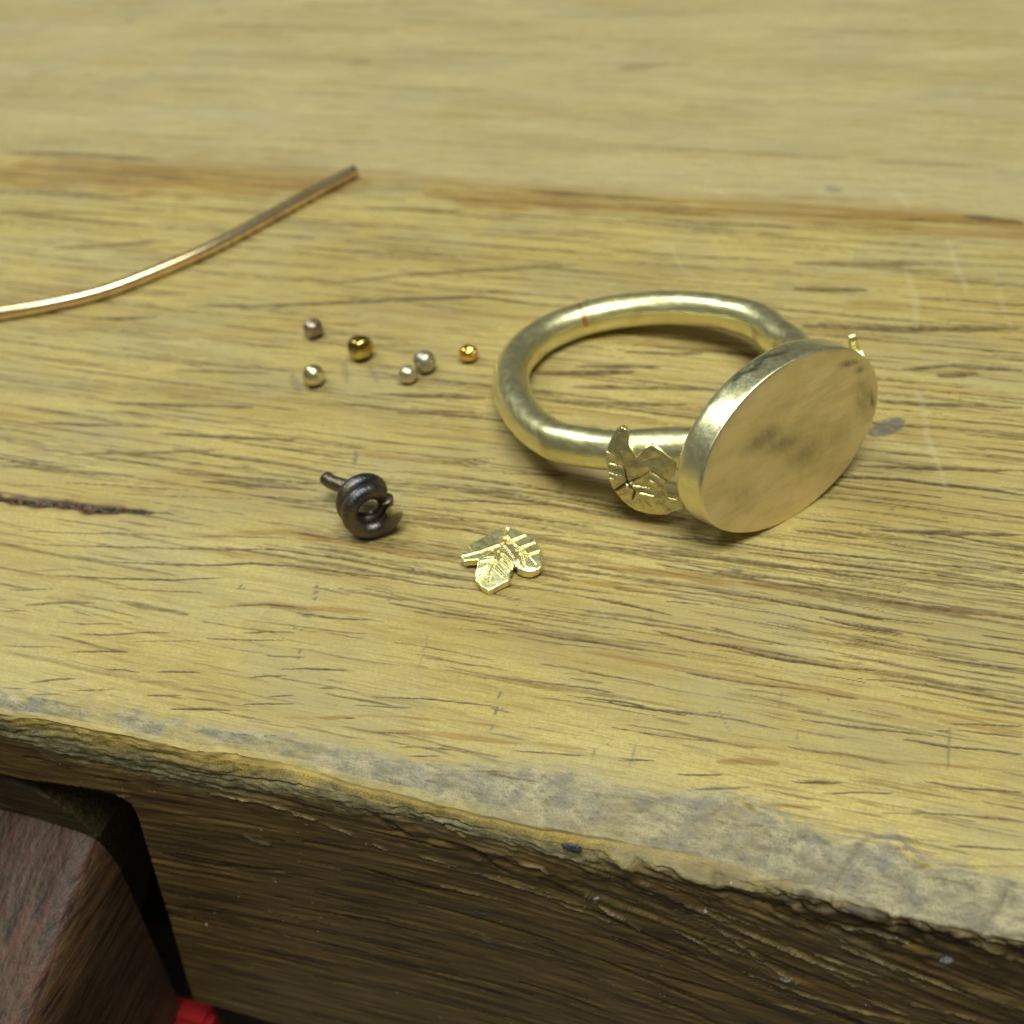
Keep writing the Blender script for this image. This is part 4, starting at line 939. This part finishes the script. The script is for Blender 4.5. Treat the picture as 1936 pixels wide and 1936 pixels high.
NA = [(0.0305, 0.2193), (0.0626, 0.2036), (0.0734, 0.1557), (0.0662, 0.1), (0.082, 0.0597), (0.1056, 0.0075), (0.126, 0.0292), (0.1609, 0.0669), (0.2099, 0.0913), (0.2342, 0.0743), (0.287, 0.0295), (0.3343, -0.0207), (0.3507, -0.0725), (0.3382, -0.1288), (0.3047, -0.156), (0.2632, -0.1829), (0.254, -0.2288), (0.2761, -0.2762), (0.3324, -0.293), (0.372, -0.3208), (0.3684, -0.3646), (0.2991, -0.3767), (0.266, -0.3931), (0.2232, -0.3975), (0.1495, -0.3888), (0.0618, -0.3559), (-0.0016, -0.2944), (-0.0577, -0.2157), (-0.0816, -0.1387), (-0.0893, -0.0631), (-0.0936, -0.0055), (-0.0886, 0.04), (-0.0725, 0.0903), (-0.0518, 0.1344), (-0.014, 0.194)]
NG = [(0.0313, -0.1554, -0.0571, -0.2098, 0.0261, 1), (0.0313, -0.1554, 0.0243, -0.0685, 0.0178, 0.9), (0.0243, -0.0685, 0.0131, 0.0632, 0.0125, 0.5), (0.0339, -0.1555, 0.1056, -0.1269, 0.0209, 0.9), (0.1056, -0.1269, 0.1944, -0.0765, 0.0136, 0.5), (0.0327, -0.167, 0.0751, -0.2212, 0.0178, 0.9), (0.0722, -0.224, 0.0511, -0.2759, 0.0178, 1), (0.0639, -0.1742, 0.1722, -0.2021, 0.0125, 0.6), (0.1092, -0.2256, 0.1887, -0.2522, 0.0188, 1), (-0.0749, 0.0677, -0.0159, 0.0278, 0.0125, 0.6), (-0.0883, -0.0057, 0.0085, -0.0419, 0.0146, 0.5), (-0.0853, -0.0749, -0.0033, -0.1046, 0.0136, 0.4), (-0.0817, -0.1155, -0.0485, -0.1298, 0.0136, 0.6), (0.1933, -0.0879, 0.2858, -0.1637, 0.0178, 0.8), (0.1776, -0.1445, 0.2518, -0.194, 0.0136, 0.7), (0.1371, -0.294, 0.1656, -0.3304, 0.0104, 0.5), (0.2115, -0.1749, 0.2607, -0.2117, 0.0084, 0.4), (0.2189, -0.268, 0.2583, -0.2988, 0.0125, 0.6), (0.097, -0.2689, 0.1221, -0.3405, 0.0084, 0.3), (-0.0335, -0.2401, 0.0274, -0.2192, 0.0084, 0.3), (-0.0175, 0.1606, 0.0218, 0.1864, 0.0084, 0.3), (0.1205, -0.0273, 0.1965, 0.003, 0.0094, 0.3)]
def nh(x, y):
    return -.10 * np.clip(x - .10, 0, 1) ** 2 - .25 * (np.clip(y, 0, 1)) ** 2 + .006 * (vnoise(x * 18 + 5, y * 18 + 5, 99) - .5) + .010 * (vnoise(x * 7 + 2, y * 7 + 5, 100) - .5)
V, Fc, gm = leaf_mesh(NA, NG, .058, nh, .0046, .016)
def place_leaf(V, ctr, n, e1, e2): return np.array([ctr + a * e1 + b * e2 + c * n for a, b, c in V])
NC, NN, NE1, NE2 = [np.array(v) for v in ([0.8641, -0.8765, 0.031],[0.6914, -0.7013, 0.1736],[0.7121, 0.7021, 0.0],[-0.1219, 0.1237, 0.9848])]
tr = lambda v: v[0] * RAD + v[1] * TAN + v[2] * AX
ctrw = rp(*NC)
lf = mesh_obj('leaf', place_leaf(V, ctrw, tr(NN), tr(NE1), tr(NE2)), Fc, LM2, ring, True); attr(lf, 'cut', np.clip(gm * 1.1, 0, 1) ** 1.2)
lf['label'] = 'leaf facing the camera, with dark engraved veins'
# the far leaf is the mirror image, on the hidden shoulder
mir = lambda v: np.array([v[0], -v[1], v[2]])
FN = np.array([.50, .86, .10]); FN /= np.linalg.norm(FN); FE1 = np.array([FN[1], -FN[0], 0]); FE1 /= np.linalg.norm(FE1); FE2 = np.cross(FE1, FN); FE2 = FE2 if FE2[2] > 0 else -FE2
FV = V * np.array([.62, .62, .8]); 
lf2 = mesh_obj('leaf', place_leaf(FV, rp(1.06, 1.07, .035), tr(FN), tr(FE1), tr(FE2)), [tuple(reversed(f)) for f in Fc], LM1, ring, False); attr(lf2, 'cut', gm * 0)
lf2['label'] = 'leaf on the far side, only its bright tip showing'

# ------------------------------------------------------------------ granules
def granule(name, x, y, r, mat, label, sq=.94, dent=0, seed=0):
    bm = bmesh.new(); bmesh.ops.create_icosphere(bm, subdivisions=4, radius=r)
    for v in bm.verts:
        d = v.co.normalized(); q = 1 + .07 * (vnoise(np.array([d.x * 1.6 + 5 + seed]), np.array([d.y * 1.6 + d.z * 1.3 + 5]), 110 + seed)[0] - .5) * 2
        q += .022 * (vnoise(np.array([d.x * 7 + 9]), np.array([d.y * 7 + d.z * 6 + 9]), 130 + seed)[0] - .5) * 2
        q -= dent * math.exp(-((d - Vector((.05, -.45, .85)).normalized()).length / .35) ** 2)
        v.co = v.co * q; v.co.z *= sq
    for f in bm.faces: f.smooth = True
    zmin = min(v.co.z for v in bm.verts)
    for v in bm.verts: v.co.z -= zmin
    me = bpy.data.meshes.new(name); bm.to_mesh(me); bm.free(); me.materials.append(mat)
    o = bpy.data.objects.new(name, me); o.location = (x, y, -.002); COL.objects.link(o)
    return tag(o, label, 'metal ball', 'small metal balls scattered left of the ring')
GB1 = metal('dull_pinkish_brown_metal', (.42, .33, .27), (.58, .48, .40), (.34, .46), stain=((.16, .11, .08), 14, .5, .6), bump=.5, bscale=26)
GB2 = metal('dark_rimmed_gold_metal', (.60, .46, .10), (.72, .60, .20), (.14, .24), stain=((.22, .13, .05), 7, .52, .7), bump=.15)
GB3 = metal('pale_gold_metal', (.72, .66, .40), (.80, .74, .50), (.25, .35), stain=((.4, .32, .14), 9, .6, .5), bump=.35)
GB4 = metal('grey_gold_metal', (.50, .46, .37), (.60, .56, .46), (.36, .44), stain=((.32, .22, .10), 8, .58, .6), bump=.3)
GB5 = metal('soft_silvery_gold_metal', (.62, .57, .43), (.70, .65, .51), (.38, .46), stain=((.4, .28, .12), 8, .62, .5), bump=.3)
GB6 = metal('bright_amber_gold_metal', (.82, .52, .12), (.88, .60, .20), (.12, .2), stain=((.45, .25, .06), 9, .6, .5), bump=.12)
granule('gold_granule', -4.385, 7.044, 0.0830, GB1, 'dull brown rough metal ball, upper left of the group', 0.96, 0.05, 0)
granule('gold_granule', -3.863, 6.825, 0.1056, GB2, 'largest metal ball, shiny yellow gold with a dark rim', 0.96, 0, 1)
granule('gold_granule', -4.100, 6.424, 0.0868, GB3, 'pale bright gold ball, lower left of the group', 0.95, 0, 2)
granule('gold_granule', -3.288, 6.750, 0.0888, GB4, 'grey gold metal ball, larger of the touching pair', 0.97, 0, 3)
granule('gold_granule', -3.366, 6.586, 0.0737, GB5, 'soft silvery gold ball, smaller of the touching pair', 0.97, 0, 4)
granule('gold_granule', -2.990, 6.950, 0.0770, GB6, 'bright amber gold ball nearest the ring', 0.9, 0.12, 5)

# ------------------------------------------------------------------ cut wire and coil
WIRE = metal('rose_gold_wire', (.82, .60, .36), (.90, .72, .48), (.20, .28), (60, 60, 60), ((.62, .42, .26), 3, .60, .3), .05, 30, bd=.003)
wp = catmull([(-11.5, 6.75, .06), (-9.2, 6.5, .06), (-8.2, 6.55, .06), (-7.6, 6.70, .06), (-7.337, 6.803, .06), (-6.932, 7.025, .06), (-6.559, 7.304, .06), (-6.244, 7.698, .06), (-5.946, 8.16, .06), (-5.677, 8.73, .061), (-5.401, 9.356, .061), (-5.184, 9.80, .061)], 8)
wo = tube('cut_wire', wp - np.array([-6.5, 7.4, 0]), .060, WIRE, None, 24, noise=.002, seed=120); wo.location = (-6.5, 7.4, 0)
tag(wo, 'length of polished rose gold wire curving in from the left edge', 'wire')

def coil_extra(m, col):
    n = m.noise(4.5, 3, .6, m.mapped((1, 1, 1), loc=(4, 4, 4)))
    t = m.ramp(n, [(.32, (.045, .055, .10)), (.42, (.09, .085, .11)), (.50, (.13, .11, .095)), (.60, (.20, .145, .115)), (.70, (.16, .15, .105))])
    return m.mix(.78, col, t)
COIL = metal('heat_blackened_gold', (.22, .18, .14), (.28, .23, .18), (.30, .46), (20, 20, 20), None, .7, 46, bd=.007, extra=coil_extra)
CUT = metal('freshly_cut_gold', (.15, .11, .045), (.30, .24, .11), (.45, .55), bump=.5, bscale=40)
coil = tag(empty('coiled_wire', (-2.96, 4.92, 0)), 'dark heat-blackened scrap of wire coiled like a pig tail with a short stem', 'wire coil')
cn = Vector((.66, -.74, .06)).normalized(); cu = Vector((0, 0, 1)); cu = (cu - cn * cu.dot(cn)).normalized(); cs = cu.cross(cn)   # cs points to picture right
cR_, cr_ = .133, .0560
c0_ = Vector((-2.945, 4.89, .189)) - Vector((-2.96, 4.92, 0))
pts = []
A0, A1 = math.radians(-28), math.radians(-28 - 0)
# front cut end at lower right -> round the bottom, left, top, right, then a second turn behind, then the stem
a = math.radians(-8); tot = math.radians(318); steps = 0
turns = math.radians(706); N_ = 150
for k in range(N_ + 1):
    q = k / N_; ang = math.radians(-6) - q * turns
    adv = -.122 * (q * turns) / (2 * math.pi)
    rr2 = cR_ * (1 + .04 * math.sin(ang * 1.0)) * (1 + (.10 * (1 - q * 8) if q < .125 else 0))
    pts.append(c0_ + cs * (math.cos(ang) * rr2) + cu * (math.sin(ang) * rr2) + cn * (adv + (0.02 if q < .1 else .0) * (1 - q * 10)))
end = pts[-1]; tang = (pts[-1] - pts[-2]).normalized()
stem_end = Vector((-3.428, 5.211, 0.170)) - Vector((-2.96, 4.92, 0))
P0, P3 = end, stem_end; P1 = P0 + tang * .07 - cn * .05; P2 = P3 + (cn * .13 + cs * .02 + Vector((0, 0, -.02)))
for k in range(1, 16):
    t = k / 15; pts.append(P0 * (1 - t) ** 3 + P1 * 3 * t * (1 - t) ** 2 + P2 * 3 * t * t * (1 - t) + P3 * t ** 3)
pa = np.array([tuple(p) for p in pts]); rad_c = np.full(len(pa), cr_); rad_c[-14:] = np.linspace(cr_, .050, 14)
angd = np.degrees(np.arange(N_ + 1) / N_ * turns)
kA = int(np.argmin(np.abs(angd - 318))); kB = int(np.argmin(np.abs(angd - 346)))
# the saw has gone right through the front turn: two pieces still sitting together
tube('wire', pa[:kA + 1], rad_c[:kA + 1], COIL, coil, 26, noise=.02, seed=122, up=(.3, .2, 1), cap=False)
tube('wire', pa[kB:], rad_c[kB:], COIL, coil, 26, noise=.02, seed=123, up=(.3, .2, 1))
def cutcap(p, d, s, mat):
    d = Vector(d).normalized(); a_ = d.orthogonal().normalized(); b_ = d.cross(a_)
    V = [p + (a_ * math.cos(i / 20 * 6.2832) + b_ * math.sin(i / 20 * 6.2832)) * s for i in range(20)] + [p - d * .022]
    F_ = [(i, (i + 1) % 20, 20) for i in range(20)]
    return mesh_obj('cut_end', [tuple(v) for v in V], F_, mat, coil)
cutcap(Vector(pts[0]), pts[0] - pts[1], cr_ * 1.0, CUT)
cutcap(Vector(pa[kA]), Vector(pa[kA] - pa[kA - 1]), cr_ * 1.0, CUT)

# tiny bright filings on the bench
FIL = metal('bright_filing', (.85, .84, .80), (.95, .94, .9), (.15, .3), bump=.3)
def filing(x, y, s, label):
    V = [(-s, 0, 0), (0, -s * .6, 0), (s * 1.1, .1 * s, 0), (.1 * s, s * .7, 0), (-.3 * s, 0, s * .7), (.4 * s, .1 * s, s * .6)]
    F_ = [(0, 1, 4), (1, 5, 4), (1, 2, 5), (2, 3, 5), (3, 4, 5), (3, 0, 4), (0, 3, 2, 1)]
    o = mesh_obj('metal_filing', V, F_, FIL, None, False); o.location = (x, y, 0.001); o.rotation_euler = (0, 0, x * 5)
    return tag(o, label, 'metal filing')
filing(-2.60, 4.66, .015, 'bright speck of filed metal on the bench between the coil and the loose leaf')
